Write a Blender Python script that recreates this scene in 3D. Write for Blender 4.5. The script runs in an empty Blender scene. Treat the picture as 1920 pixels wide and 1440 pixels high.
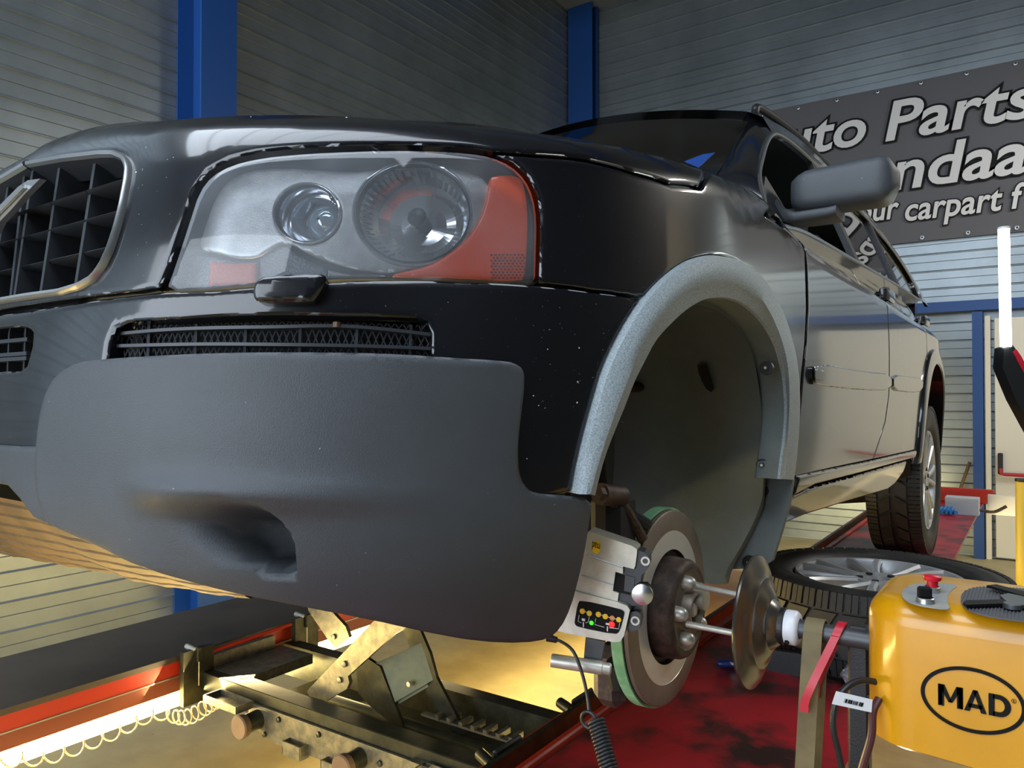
import bpy, math, random
import numpy as np
from mathutils import Vector, Matrix
from mathutils.geometry import delaunay_2d_cdt
random.seed(7)
rng=np.random.default_rng(5)
S=bpy.context.scene
# ------------------------------------------------------------------ camera
R0=.56                      # height of the lift runways above the floor
F=1434.;YAW=math.atan(990/F);PIT=math.atan(23/F*math.cos(YAW))
CAM=np.array([1.4327,-1.4407,R0+.7815])
cr=np.array([math.cos(YAW),math.sin(YAW),0.])
cf=np.array([-math.sin(YAW)*math.cos(PIT),math.cos(YAW)*math.cos(PIT),math.sin(PIT)])
cu=np.cross(cr,cf)
cd=bpy.data.cameras.new('camera');cam=bpy.data.objects.new('camera',cd);S.collection.objects.link(cam)
cd.sensor_width=36;cd.lens=F/1920*36;cd.clip_start=.05;cd.clip_end=100
cam.matrix_world=Matrix(((cr[0],cu[0],-cf[0],CAM[0]),(cr[1],cu[1],-cf[1],CAM[1]),(cr[2],cu[2],-cf[2],CAM[2]),(0,0,0,1)))
S.camera=cam
# ------------------------------------------------------------------ world, exposure, large lights
S.view_settings.view_transform='Standard';S.view_settings.look='None';S.view_settings.gamma=1
S.view_settings.use_curve_mapping=False;S.view_settings.exposure=EXPOSURE=0.45
W=bpy.data.worlds.new('sky');S.world=W;W.use_nodes=True
bg=W.node_tree.nodes['Background'];bg.inputs[0].default_value=(.62,.78,1,1);bg.inputs[1].default_value=1.2
def srgb(h):
    h=h.lstrip('#');return tuple((c/12.92 if c<=.04045 else ((c+.055)/1.055)**2.4) for c in [int(h[i:i+2],16)/255 for i in (0,2,4)])+(1,)
def area(name,loc,target,sx,sy,power,col):
    l=bpy.data.lights.new(name,'AREA');l.shape='RECTANGLE';l.size=sx;l.size_y=sy;l.energy=power;l.color=col[:3]
    o=bpy.data.objects.new(name,l);S.collection.objects.link(o);o.location=loc
    o.rotation_euler=(Vector(target)-Vector(loc)).to_track_quat('-Z','Y').to_euler();return o
area('daylight_through_front_gate',(-.9,-5.9,2.3),(-.9,0,1.8),5.2,4.4,230,(.84,.92,1))
area('daylight_through_roof_light',(.9,-2.6,5.45),(.9,-2.5,0),6.6,2.6,130,(.84,.92,1))
area('rear_right_fill',(3.3,3.6,3.7),(2.4,4.6,0),1.8,.5,85,(1,.96,.88))  # added fill without a fixture, brightens the rear right and the door reflections
# ------------------------------------------------------------------ car frame
CP=.0307;CY=.0218;LIFT=.1025      # nose-up pitch, small yaw, lift of the jacked body
RP=np.array([[1,0,0],[0,math.cos(CP),math.sin(CP)],[0,-math.sin(CP),math.cos(CP)]])
RZ=np.array([[math.cos(CY),math.sin(CY),0],[-math.sin(CY),math.cos(CY),0],[0,0,1]])
PV=np.array([0,2.857,.37]);RM=RZ@RP;CO=RZ@(PV+[0,0,LIFT]-RP@PV)+[0,0,R0]
def A(*p): return np.array(p,float)
def c2w(p): return (RM@np.array(p,float).T).T+CO
def w2c(p): return (RM.T@(np.array(p,float)-CO).T).T
def ray(px,py):
    d=cf*F+cr*(px-960)+cu*(720-py);return CAM.copy(),d/np.linalg.norm(d)
def cray(px,py):
    o,d=ray(px,py);return w2c(o),RM.T@d
def cpl(px,py,n,k):          # photo point on a plane of the car frame
    o,d=cray(px,py);n=np.array(n,float);return o+d*((k-o@n)/(d@n))
def wpl(px,py,n,k):          # photo point on a plane of the room
    o,d=ray(px,py);n=np.array(n,float);return o+d*((k-o@n)/(d@n))
def wdep(px,py,D):           # photo point at a depth
    return CAM+D*(cf+cr*(px-960)/F+cu*(720-py)/F)
# ------------------------------------------------------------------ objects
MW={}                        # world matrices of parents
def npm(M): return np.array([list(r) for r in M])
def props(o,label=None,cat=None,group=None,kind=None):
    if label:o['label']=label
    if cat:o['category']=cat
    if group:o['group']=group
    if kind:o['kind']=kind
    return o
def thing(name,label,cat,loc=(0,0,0),group=None,M=None):
    o=bpy.data.objects.new(name,None);S.collection.objects.link(o);o.empty_display_size=.1
    m=Matrix(M) if M is not None else Matrix.Translation(Vector(loc))
    o.matrix_world=m;MW[o.name]=m;return props(o,label,cat,group)
def link(name,me,parent=None,origin=None):
    o=bpy.data.objects.new(name,me);S.collection.objects.link(o)
    if parent is not None:
        o.parent=parent;MW[o.name]=MW[parent.name]
    else: MW[o.name]=Matrix.Translation(Vector(origin)) if origin is not None else Matrix.Identity(4);o.matrix_world=MW[o.name]
    return o
def mk(name,V,Fc,mat,parent=None,local=False,smooth=30,normals=None,origin=None):
    """V in world (or, with local, in the parent's) coordinates -> one mesh object"""
    V=np.array(V,float)
    if not local and (parent is not None or origin is not None):
        M=MW[parent.name] if parent is not None else Matrix.Translation(Vector(origin))
        Mi=npm(M.inverted());V=V@Mi[:3,:3].T+Mi[:3,3]
    me=bpy.data.meshes.new(name);me.from_pydata([tuple(v) for v in V],[],[tuple(int(i) for i in f) for f in Fc]);me.update()
    for m in (mat if isinstance(mat,(list,tuple)) else [mat]): me.materials.append(m)
    if smooth:
        me.polygons.foreach_set('use_smooth',[True]*len(me.polygons))
        if normals is None:
            try: me.set_sharp_from_angle(angle=math.radians(smooth))
            except Exception: pass
        else: me.normals_split_custom_set_from_vertices([tuple(n) for n in normals])
    return link(name,me,parent,origin)
def basis(ax):
    ax=np.array(ax,float);ax/=np.linalg.norm(ax);h=A(0,0,1) if abs(ax[2])<.9 else A(0,1,0)
    u=np.cross(h,ax);u/=np.linalg.norm(u);return ax,u,np.cross(ax,u)
def cat(P,n=6,closed=False):
    """Catmull-Rom through points"""
    P=[np.array(p,float) for p in P];N=len(P);out=[]
    R=range(N if closed else N-1)
    for i in R:
        p0=P[(i-1)%N] if closed or i>0 else 2*P[0]-P[1];p1=P[i];p2=P[(i+1)%N];p3=P[(i+2)%N] if closed or i+2<N else 2*P[-1]-P[-2]
        for k in range(n):
            t=k/n;out.append(.5*((2*p1)+(-p0+p2)*t+(2*p0-5*p1+4*p2-p3)*t*t+(-p0+3*p1-3*p2+p3)*t**3))
    if not closed: out.append(P[-1])
    return np.array(out)
def resamp(P,n,closed=False):
    P=np.array(P,float)
    if closed:P=np.vstack([P,P[:1]])
    d=np.r_[0,np.cumsum(np.linalg.norm(np.diff(P,axis=0),axis=1))]
    t=np.linspace(0,d[-1],n+1 if closed else n);Q=np.stack([np.interp(t,d,P[:,k]) for k in range(P.shape[1])],1)
    return Q[:-1] if closed else Q
def chaikin(P,it=1,closed=True):
    P=np.array(P,float)
    for _ in range(it):
        N=np.roll(P,-1,0);P=np.stack([.75*P+.25*N,.25*P+.75*N],1).reshape(-1,P.shape[1])
    return P
class MB:
    def __init__(s): s.v=[];s.f=[];s.mi=[]
    def add(s,V,Fc,mi=0):
        b=len(s.v);s.v+=[tuple(v) for v in V];s.f+=[tuple(b+int(i) for i in f) for f in Fc];s.mi+=[mi]*len(Fc);return s
    def box(s,c,sz,R=None,mi=0,ch=0):
        """box, its edges chamfered by ch"""
        x,y,z=[q/2 for q in sz];c=np.array(c,float);R=np.eye(3) if R is None else np.array(R,float)
        if ch<=0:
            V=[(a,b,d) for a in(-x,x) for b in(-y,y) for d in(-z,z)]
            Fc=[(0,1,3,2),(4,6,7,5),(0,4,5,1),(2,3,7,6),(0,2,6,4),(1,5,7,3)]
        else:
            ch=min(ch,x*.9,y*.9,z*.9);V=[];ix={}
            for a in(-1,1):
                for b in(-1,1):
                    for d in(-1,1):
                        for k,v in enumerate(((a*x,b*(y-ch),d*(z-ch)),(a*(x-ch),b*y,d*(z-ch)),(a*(x-ch),b*(y-ch),d*z))):
                            ix[a,b,d,k]=len(V);V.append(v)
            Fc=[]
            for q in(-1,1):
                for k in range(3):
                    l=[]
                    for (m,n) in((-1,-1),(1,-1),(1,1),(-1,1)):
                        t=[m,n];t.insert(k,q);l.append(ix[t[0],t[1],t[2],k])
                    flip=(q<0)^(k==1);Fc.append(tuple(l[::-1] if flip else l))
            for k in range(3):
                o1,o2=[j for j in range(3) if j!=k]
                for m in(-1,1):
                    for n in(-1,1):
                        def g(e,kk):
                            t=[0,0,0];t[k]=e;t[o1]=m;t[o2]=n;return ix[t[0],t[1],t[2],kk]
                        l=(g(-1,o1),g(1,o1),g(1,o2),g(-1,o2));Fc.append(l if (m*n>0)^(k!=1) else l[::-1])
            for a in(-1,1):
                for b in(-1,1):
                    for d in(-1,1):
                        l=tuple(ix[a,b,d,k] for k in range(3));Fc.append(l if a*b*d>0 else l[::-1])
        V=np.array(V)@R.T+c;return s.add(V,Fc,mi)
    def loft(s,C,closed=False,caps=False,mi=0,wrap=False):
        n=len(C[0]);V=np.vstack(C);Fc=[]
        K=len(C)
        for i in range(K if wrap else K-1):
            for j in range(n if closed else n-1):
                a=i*n+j;b=i*n+(j+1)%n;i2=(i+1)%K;Fc.append((a,b,i2*n+(j+1)%n,i2*n+j))
        if caps: Fc+= [tuple(range(n))[::-1],tuple(range((K-1)*n,K*n))]
        return s.add(V,Fc,mi)
    def cyl(s,p0,p1,r0,r1=None,n=20,caps=True,mi=0):
        r1=r0 if r1 is None else r1;p0=np.array(p0,float);p1=np.array(p1,float);a,u,v=basis(p1-p0)
        t=np.linspace(0,2*math.pi,n,endpoint=False);c=np.outer(np.cos(t),u)+np.outer(np.sin(t),v)
        return s.loft([p0+c*r0,p1+c*r1],True,caps,mi)
    def lathe(s,prof,o,ax,n=48,mi=0,closed=False):
        """prof: (distance along the axis, radius)"""
        a,u,v=basis(ax);o=np.array(o,float);t=np.linspace(0,2*math.pi,n,endpoint=False);c=np.outer(np.cos(t),u)+np.outer(np.sin(t),v)
        return s.loft([o+a*h+c*max(r,1e-5) for h,r in prof],True,False,mi,wrap=closed)
    def tube(s,P,r,n=8,mi=0,caps=True,closed=False):
        P=np.array(P,float);T=np.gradient(P,axis=0) if not closed else np.roll(P,-1,0)-np.roll(P,1,0)
        T/=np.linalg.norm(T,axis=1)[:,None]+1e-12;a,u,v=basis(T[0]);C=[]
        rr=np.full(len(P),r) if np.isscalar(r) else np.array(r);t=np.linspace(0,2*math.pi,n,endpoint=False)
        for i in range(len(P)):
            u=u-T[i]*(u@T[i]);u/=np.linalg.norm(u)+1e-12;v=np.cross(T[i],u)
            C.append(P[i]+(np.outer(np.cos(t),u)+np.outer(np.sin(t),v))*rr[i])
        return s.loft(C,True,caps and not closed,mi,wrap=closed)
    def prism(s,P,ex,mi=0):
        """polygon P pushed by the vector ex"""
        P=np.array(P,float);n=len(P);ex=np.array(ex,float)
        V=np.vstack([P,P+ex]);a,u,v=basis(np.cross(P[1]-P[0],P[2]-P[1]) if np.linalg.norm(np.cross(P[1]-P[0],P[2]-P[1]))>1e-12 else ex)
        a,u,v=basis(ex);q=[(float(p@u),float(p@v)) for p in P]
        tr=cdt(q)
        Fc=[(j,(j+1)%n,n+(j+1)%n,n+j) for j in range(n)]+[t for t in tr]+[tuple(n+i for i in t[::-1]) for t in tr]
        return s.add(V,Fc,mi)
    def build(s,name,mat,parent=None,local=False,smooth=30,origin=None):
        o=mk(name,s.v,s.f,mat,parent,local,smooth,origin=origin)
        if any(s.mi): o.data.polygons.foreach_set('material_index',s.mi)
        bmfix(o.data);return o
def bmfix(me):
    import bmesh
    b=bmesh.new();b.from_mesh(me);bmesh.ops.recalc_face_normals(b,faces=b.faces);b.to_mesh(me);b.free()
def inpoly(P,Q):
    x,y=P[:,0],P[:,1];c=np.zeros(len(P),bool);n=len(Q)
    for i in range(n):
        x1,y1=Q[i];x2,y2=Q[(i+1)%n];m=((y1>y)!=(y2>y));
        with np.errstate(divide='ignore',invalid='ignore'): xx=(x2-x1)*(y-y1)/(y2-y1)+x1
        c^=m&(x<xx)
    return c
def cdt(q):
    n=len(q);r=delaunay_2d_cdt([Vector(p) for p in q],[(i,(i+1)%n) for i in range(n)],[],0,1e-9)
    m={i:(o[0] if o else None) for i,o in enumerate(r[3])};V=[tuple(v) for v in r[0]];out=[]
    if not r[2]:return []
    T=np.array([[np.mean([V[i][0] for i in f]),np.mean([V[i][1] for i in f])] for f in r[2]]);k=inpoly(T,np.array(q))
    for f,kk in zip(r[2],k):
        if kk and all(m[i] is not None for i in f): out.append(tuple(m[i] for i in f))
    return out
# ------------------------------------------------------------------ materials
def mat(name,col,rough=.5,metal=0,noise=None,bump=None,coat=0,spec=None,emit=None,trans=0,alpha=1,speck=None,ior=None):
    """noise=(scale, second colour, amount edge lo, hi); bump=(scale,strength); speck=(scale,threshold,colour)"""
    m=bpy.data.materials.new(name);m.use_nodes=True;nt=m.node_tree;N=nt.nodes;L=nt.links;b=N['Principled BSDF']
    c=srgb(col) if isinstance(col,str) else tuple(col)+(1,)*(4-len(col))
    b.inputs['Base Color'].default_value=c;b.inputs['Roughness'].default_value=rough;b.inputs['Metallic'].default_value=metal
    if coat: b.inputs['Coat Weight'].default_value=coat;b.inputs['Coat Roughness'].default_value=.07
    if spec is not None: b.inputs['Specular IOR Level'].default_value=spec
    if trans: b.inputs['Transmission Weight'].default_value=trans
    if ior: b.inputs['IOR'].default_value=ior
    if alpha<1: b.inputs['Alpha'].default_value=alpha
    if emit: b.inputs['Emission Color'].default_value=srgb(emit[0]);b.inputs['Emission Strength'].default_value=emit[1]
    tc=N.new('ShaderNodeTexCoord');src=None
    if noise:
        t=N.new('ShaderNodeTexNoise');t.inputs['Scale'].default_value=noise[0];t.inputs['Detail'].default_value=7;t.inputs['Roughness'].default_value=.62
        L.new(tc.outputs['Object'],t.inputs['Vector'])
        r=N.new('ShaderNodeValToRGB');r.color_ramp.elements[0].position=noise[2];r.color_ramp.elements[1].position=noise[3]
        r.color_ramp.elements[0].color=c;r.color_ramp.elements[1].color=srgb(noise[1]);L.new(t.outputs['Fac'],r.inputs[0]);src=r.outputs[0]
    if speck:
        t=N.new('ShaderNodeTexNoise');t.inputs['Scale'].default_value=speck[0];t.inputs['Detail'].default_value=2
        L.new(tc.outputs['Object'],t.inputs['Vector'])
        r=N.new('ShaderNodeValToRGB');r.color_ramp.elements[0].position=speck[1];r.color_ramp.elements[1].position=speck[1]+.02
        r.color_ramp.elements[0].color=(0,0,0,1);r.color_ramp.elements[1].color=(1,1,1,1);L.new(t.outputs['Fac'],r.inputs[0])
        x=N.new('ShaderNodeMix');x.data_type='RGBA';L.new(r.outputs[0],x.inputs[0]);x.inputs[6].default_value=c;x.inputs[7].default_value=srgb(speck[2])
        if src: L.new(src,x.inputs[6])
        src=x.outputs[2]
    if src: L.new(src,b.inputs['Base Color'])
    if bump:
        t=N.new('ShaderNodeTexNoise');t.inputs['Scale'].default_value=bump[0];t.inputs['Detail'].default_value=5
        L.new(tc.outputs['Object'],t.inputs['Vector']);bp=N.new('ShaderNodeBump');bp.inputs['Strength'].default_value=bump[1];bp.inputs['Distance'].default_value=.002
        L.new(t.outputs['Fac'],bp.inputs['Height']);L.new(bp.outputs[0],b.inputs['Normal'])
    return m
def glassy(name,tint,haze=0.,hazecol='#c8ccd0',rough=.02):
    """thin clear cover: see-through, reflective, a little dusty"""
    m=bpy.data.materials.new(name);m.use_nodes=True;nt=m.node_tree;N=nt.nodes;L=nt.links;N.remove(N['Principled BSDF'])
    out=N['Material Output'];t=N.new('ShaderNodeBsdfTransparent');t.inputs[0].default_value=srgb(tint)
    g=N.new('ShaderNodeBsdfGlossy');g.inputs['Roughness'].default_value=rough;g.inputs[0].default_value=(1,1,1,1)
    fr=N.new('ShaderNodeFresnel');fr.inputs[0].default_value=1.5;mx=N.new('ShaderNodeMixShader')
    L.new(fr.outputs[0],mx.inputs[0]);L.new(t.outputs[0],mx.inputs[1]);L.new(g.outputs[0],mx.inputs[2]);last=mx.outputs[0]
    if haze:
        d=N.new('ShaderNodeBsdfDiffuse');d.inputs[0].default_value=srgb(hazecol);m2=N.new('ShaderNodeMixShader')
        tc=N.new('ShaderNodeTexCoord');n=N.new('ShaderNodeTexNoise');n.inputs['Scale'].default_value=9;n.inputs['Detail'].default_value=8
        L.new(tc.outputs['Object'],n.inputs['Vector']);mr=N.new('ShaderNodeMapRange');mr.inputs[1].default_value=.3;mr.inputs[2].default_value=.75;mr.inputs[3].default_value=haze*.5;mr.inputs[4].default_value=haze*1.5
        L.new(n.outputs['Fac'],mr.inputs[0]);L.new(mr.outputs[0],m2.inputs[0]);L.new(last,m2.inputs[1]);L.new(d.outputs[0],m2.inputs[2]);last=m2.outputs[0]
    L.new(last,out.inputs[0]);return m
M={}
M['paint']=mat('car_paint','#08090e',.30,0,coat=1,spec=.25,noise=(3,'#0c0e15',.4,.7),speck=(330,.74,'#5d6068'))
M['clad']=mat('grey_plastic','#3b3f43',.47,0,bump=(700,.35),noise=(5,'#42464b',.4,.7),speck=(120,.77,'#83878d'))
M['flare']=mat('worn_plastic','#7b868b',.5,0,bump=(700,.3),noise=(420,'#a3aeb2',.40,.62))
M['plastic']=mat('black_plastic','#17181b',.45,0,bump=(300,.2))
M['grilleplastic']=mat('grille_plastic','#2b2e33',.42)
M['rubber']=mat('tyre_rubber','#131314',.55,0,noise=(20,'#232324',.4,.7))
M['chrome']=mat('satin_chrome','#a7aaac',.30,.8)
M['mirrorchrome']=mat('lamp_chrome','#d8dbe0',.12,.8)
M['alloy']=mat('wheel_alloy','#b9bcc0',.33,.55,noise=(8,'#a0a2a6',.45,.75))
M['steel']=mat('machined_steel','#d6d3cd',.34,.5,noise=(12,'#dedad2',.4,.7))
M['discdull']=mat('used_disc_face','#7a6d61',.45,.4,noise=(14,'#897c6e',.4,.7))
M['rust']=mat('rusty_cast_iron','#3a302b',.6,.4,noise=(30,'#5b4a40',.45,.65))
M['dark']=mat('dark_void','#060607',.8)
M['liner']=mat('wheel_liner_felt','#5d6665',.8,0,noise=(4,'#6b7371',.4,.65),bump=(250,.5),speck=(160,.73,'#6c706c'))
M['orange']=mat('amber_lens','#f2590f',.22,0,coat=1,emit=('#ff5a00',.10),bump=(260,.5))
M['zinc']=mat('zinc_plate','#6b6a5e',.42,.7,noise=(40,'#8d8874',.4,.65))
M['darkzinc']=mat('dark_steel','#34362e',.4,.7,noise=(25,'#4a4b3e',.4,.7))
M['redpaint']=mat('red_lift_paint','#a01c26',.38,0,noise=(5.5,'#33201f',.47,.64),bump=(40,.3))
M['redclean']=mat('red_side_paint','#b02a15',.4,0)
M['yellow']=mat('yellow_paint','#c98e06',.32,0,coat=.4,noise=(6,'#b98104',.4,.7))
M['blue']=mat('blue_steel_paint','#104080',.45,0)
M['banner']=mat('banner_vinyl','#504f53',.55,0)
M['white']=mat('banner_white','#c9c9ca',.55)
M['black']=mat('print_black','#060607',.6,spec=.2)
M['whiteplastic']=mat('white_plastic','#d9dade',.35)
M['khaki']=mat('khaki_rubber','#6f6343',.65,0,noise=(12,'#55492f',.4,.7))
M['redrubber']=mat('red_rubber','#b01a2c',.4)
M['redknob']=mat('red_button','#c01228',.3)
M['green']=mat('green_rim_paint','#6fa57d',.5,0,noise=(20,'#8fc79b',.4,.6))
M['greyrubber']=mat('grey_rubber','#4e4f52',.7)
M['alu']=mat('cast_aluminium','#bdbbb0',.38,.6,noise=(30,'#d3d0c2',.4,.65))
M['charcoal']=mat('charcoal_metal','#4d4f51',.45,.6)
M['yellowdot']=mat('yellow_sticker','#e7b916',.4)
M['led_w']=mat('cool_tube_glow','#ffffff',.4,emit=('#f2fff6',14))
M['led_y']=mat('warm_tube_glow','#fff2cc',.4,emit=('#ffd87a',30))
M['doorwhite']=mat('door_white','#c9c7bd',.5)
M['cream']=mat('cream_wall','#b9ad97',.7,0)
M['greenled']=mat('green_led','#2aff2a',.3,emit=('#30ff20',1.5))
M['redled']=mat('red_led','#ff2020',.3,emit=('#ff1010',3))
M['wood']=mat('old_wood','#675240',.7)
M['bluecloth']=mat('blue_glove','#286fb0',.6)
M['paper']=mat('box_card','#aeb6bf',.7)
M['coil']=mat('clear_hose','#cdbb85',.25,0,coat=.5)
M['tray']=mat('undertray_plastic','#6d5636',.6,0,noise=(9,'#8a6c40',.4,.65))
M['seat']=mat('seat_cloth','#b6b8bf',.7)
M['glass']=glassy('window_glass','#4a5257',.0)
M['lens']=glassy('headlight_cover','#f4f6f8',.11,'#c9d0d8',.03)
# ------------------------------------------------------------------ car skin (a closed formula for the body surface)
def sst(t): t=np.clip(t,0,1);return t*t*(3-2*t)
def fb(P):
    x=np.abs(P[...,0]);y=P[...,1];z=P[...,2]
    xs=.945-.12*(z-.72)**2-.09*sst((z-.965)/.10)*sst((y-.15)/.7)-.35*np.maximum(0,z-1.06)-.5*np.maximum(0,.40-z)**1.5
    yf=.925-.37*(z-.5)**2-1.2*np.maximum(0,.34-z)**1.6
    a=np.maximum(0,-y)/yf;b=np.maximum(0,y-2.9)/np.maximum(.98-.25*np.maximum(0,z-1),.3)
    g=(x/xs)**3+a**2.3+b**2.6
    fp=(np.maximum(g,1e-9)**(1/2.6)-1)*.85
    t=np.clip((.5-y)/1.35,0,2)
    H=np.where(y<.5,1.1656-.1922*t**1.448,1.1656+(y-.5)*.03)-.0896*(x/.9)**2.8+.0564*np.exp(-(x/.347)**2)*t*t
    ft=(z-H)*.95
    k=.0574;h=np.maximum(k-np.abs(fp-ft),0)/k
    return np.maximum(fp,ft)+h*h*k/4
def fsum(P,off,disp):
    r=fb(P)-off
    return r-disp(P) if disp else r
def root(o,d,t0,t1,off=0.,disp=None,n=26):
    """vectorised bisection on rays that start inside (t0) and end outside (t1)"""
    a=np.full(len(o),t0,float);b=np.full(len(o),t1,float)
    for _ in range(n):
        m=(a+b)/2;s=fsum(o+d*m[:,None],off,disp)<0;a=np.where(s,m,a);b=np.where(s,b,m)
    return o+d*((a+b)/2)[:,None]
def hit(px,py,off=0.):
    """first point of the body seen at a photo position"""
    o,d=cray(px,py);t=np.arange(.35,6,.01);v=fb(o+d*t[:,None])-off
    i=np.argmax(v<0)
    if not (v<0).any(): i=np.argmin(v);return o+d*t[i]
    a,b=t[i-1],t[i]
    for _ in range(24):
        m=(a+b)/2
        if fb(o+d*m)-off<0:b=m
        else:a=m
    return o+d*a
def nrm(P,disp=None):
    P=np.atleast_2d(P);e=1e-4;g=[]
    for k in range(3):
        q=np.zeros(3);q[k]=e;g.append(fsum(P+q,0,disp)-fsum(P-q,0,disp))
    g=np.stack(g,1);return g/(np.linalg.norm(g,axis=1)[:,None]+1e-12)
QC=A(0,1.3,.2)
def tocart(ch,P):
    P=np.atleast_2d(P)
    if ch=='sph':
        d=P-QC;return np.stack([np.arctan2(d[:,0],-d[:,1]),np.arctan2(d[:,2],np.hypot(d[:,0],d[:,1]))],1)
    return P[:,1:3].copy()
def lift(ch,q,off,disp):
    q=np.atleast_2d(q)
    if ch=='sph':
        a,b=q[:,0],q[:,1];d=np.stack([np.sin(a)*np.cos(b),-np.cos(a)*np.cos(b),np.sin(b)],1)
        return root(np.tile(QC,(len(q),1)),d,.05,4.,off,disp)
    o=np.stack([np.zeros(len(q)),q[:,0],q[:,1]],1);return root(o,np.tile(A(1,0,0),(len(q),1)),0.,2.,off,disp)
def tok(t,off=0.):
    if len(t)==2: return hit(*t,off)
    k=t[0]
    if k=='f': return root(np.array([[t[1],0.,t[2]]]),A(0,-1,0)[None],0,2,off)[0]
    if k=='s': return root(np.array([[0.,t[1],t[2]]]),A(1,0,0)[None],0,2,off)[0]
    if k=='t': return root(np.array([[t[1],t[2],.3]]),A(0,0,1)[None],0,2,off)[0]
    if k=='p': return A(*t[1:])
def toks(L,off=0.): return np.array([tok(t,off) for t in L])
def edgeres(q3,step):
    out=[];n=len(q3)
    for i in range(n):
        a,b=q3[i],q3[(i+1)%n];k=max(1,int(round(np.linalg.norm(b-a)/step)))
        out+= [a+(b-a)*j/k for j in range(k)]
    return np.array(out)
def panel(name,outline,mat_,parent,ch='sph',g=.02,off=0.,th=.02,er=.004,holes=(),disp=None,it=1,mirror=False,both=False,step=.012,sub=None,hth=None,pts3=False):
    """a sheet of the body skin inside an outline, edges rolled inwards, optional openings; mirrored for the far side"""
    loops=[]
    for L,i2 in [(outline,it)]+[(h,it) for h in holes]:
        P=np.array(L) if pts3 else toks(L,off if off<-.01 else 0.)
        P=chaikin(P,i2) if i2 else P
        P=edgeres(P,step);loops.append(tocart(ch,P))
    # a chart unit is about a metre
    allq=[];edges=[]
    for q in loops:
        b=len(allq);n=len(q);allq+=[tuple(v) for v in q];edges+=[(b+i,b+(i+1)%n) for i in range(n)]
    nb=len(allq)
    def area2(q): return .5*np.sum(q[:,0]*np.roll(q[:,1],-1)-np.roll(q[:,0],-1)*q[:,1])
    ex=[]
    for li,q in enumerate(loops):
        T=np.roll(q,-1,0)-np.roll(q,1,0);T/=np.linalg.norm(T,axis=1)[:,None]+1e-12
        sgn=1 if area2(q)>0 else -1
        if li>0: sgn=-sgn
        Nn=np.stack([-T[:,1],T[:,0]],1)*sgn
        for k in (.35,1.,2.2): ex.append(q+Nn*er*k)
    lo=loops[0].min(0);hi=loops[0].max(0)
    gx=np.arange(lo[0],hi[0],g);gy=np.arange(lo[1],hi[1],g);G=np.stack(np.meshgrid(gx,gy),-1).reshape(-1,2)
    ex=np.vstack(ex)
    def good(p,dm):
        k=inpoly(p,loops[0])
        for h in loops[1:]: k&=~inpoly(p,h)
        p=p[k];B=np.vstack(loops)
        d=np.concatenate([np.min(np.linalg.norm(c[:,None]-B[None],axis=2),1) for c in np.array_split(p,max(1,len(p)//400+1))]) if len(p) else np.zeros(0)
        return p[d>dm]
    ex=good(ex,er*.3);G=good(G,min(g*.5,er*3))
    V2=[Vector(v) for v in allq]+[Vector(v) for v in ex]+[Vector(v) for v in G]
    r=delaunay_2d_cdt(V2,edges,[],0,1e-7)
    q=np.array([tuple(v) for v in r[0]]);T=np.array([f for f in r[2]])
    cen=q[T].mean(1);k=inpoly(cen,loops[0])
    for h in loops[1:]: k&=~inpoly(cen,h)
    T=T[k]
    d1=q[T[:,1]]-q[T[:,0]];d2=q[T[:,2]]-q[T[:,0]];ok=np.abs(d1[:,0]*d2[:,1]-d1[:,1]*d2[:,0])>1e-10;T=T[ok]
    P=lift(ch,q,off,disp);Nn=nrm(P,disp)
    if ch=='side': pass
    # edge roll
    BP=[lift(ch,l,off,disp) for l in loops];B=np.vstack(BP)
    B=np.vstack([edgeres(b,.004) for b in BP])
    if both: B=B[B[:,0]>.002]
    dist=np.zeros(len(P));near=np.zeros((len(P),3))
    for c in np.array_split(np.arange(len(P)),max(1,len(P)//400+1)):
        D=np.linalg.norm(P[c][:,None]-B[None],axis=2);j=D.argmin(1);dist[c]=D[np.arange(len(c)),j];near[c]=B[j]
    t=np.clip(dist/er,0,1);drop=er*(1-np.sqrt(np.clip(1-(1-t)**2,0,1)))
    out=near-P;l=np.linalg.norm(out,axis=1)[:,None];tilt=(1-t)[:,None]
    # vertices on the border: tilt towards the outside of their nearest inner neighbours
    cenv=np.zeros_like(P);cnt=np.zeros(len(P))
    for a in range(3):
        np.add.at(cenv,T[:,a],P[T].mean(1));np.add.at(cnt,T[:,a],1)
    cenv/=np.maximum(cnt,1)[:,None];ob=P-cenv;ob/=np.linalg.norm(ob,axis=1)[:,None]+1e-12
    o2=np.where(l>1e-4,out/np.maximum(l,1e-9),ob);o2-=Nn*(o2*Nn).sum(1)[:,None]
    if both: tilt=np.where(np.abs(P[:,:1])<.002,0,tilt)
    N2=Nn+o2*tilt*1.1;N2/=np.linalg.norm(N2,axis=1)[:,None]
    P2=P-Nn*drop[:,None]
    # orient triangles outward
    fn=np.cross(P2[T[:,1]]-P2[T[:,0]],P2[T[:,2]]-P2[T[:,0]]);fl=(fn*Nn[T].mean(1)).sum(1)<0;T[fl]=T[fl][:,::-1]
    V=[P2];NV=[N2];Fc=[tuple(f) for f in T];b=len(P2)
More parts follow.
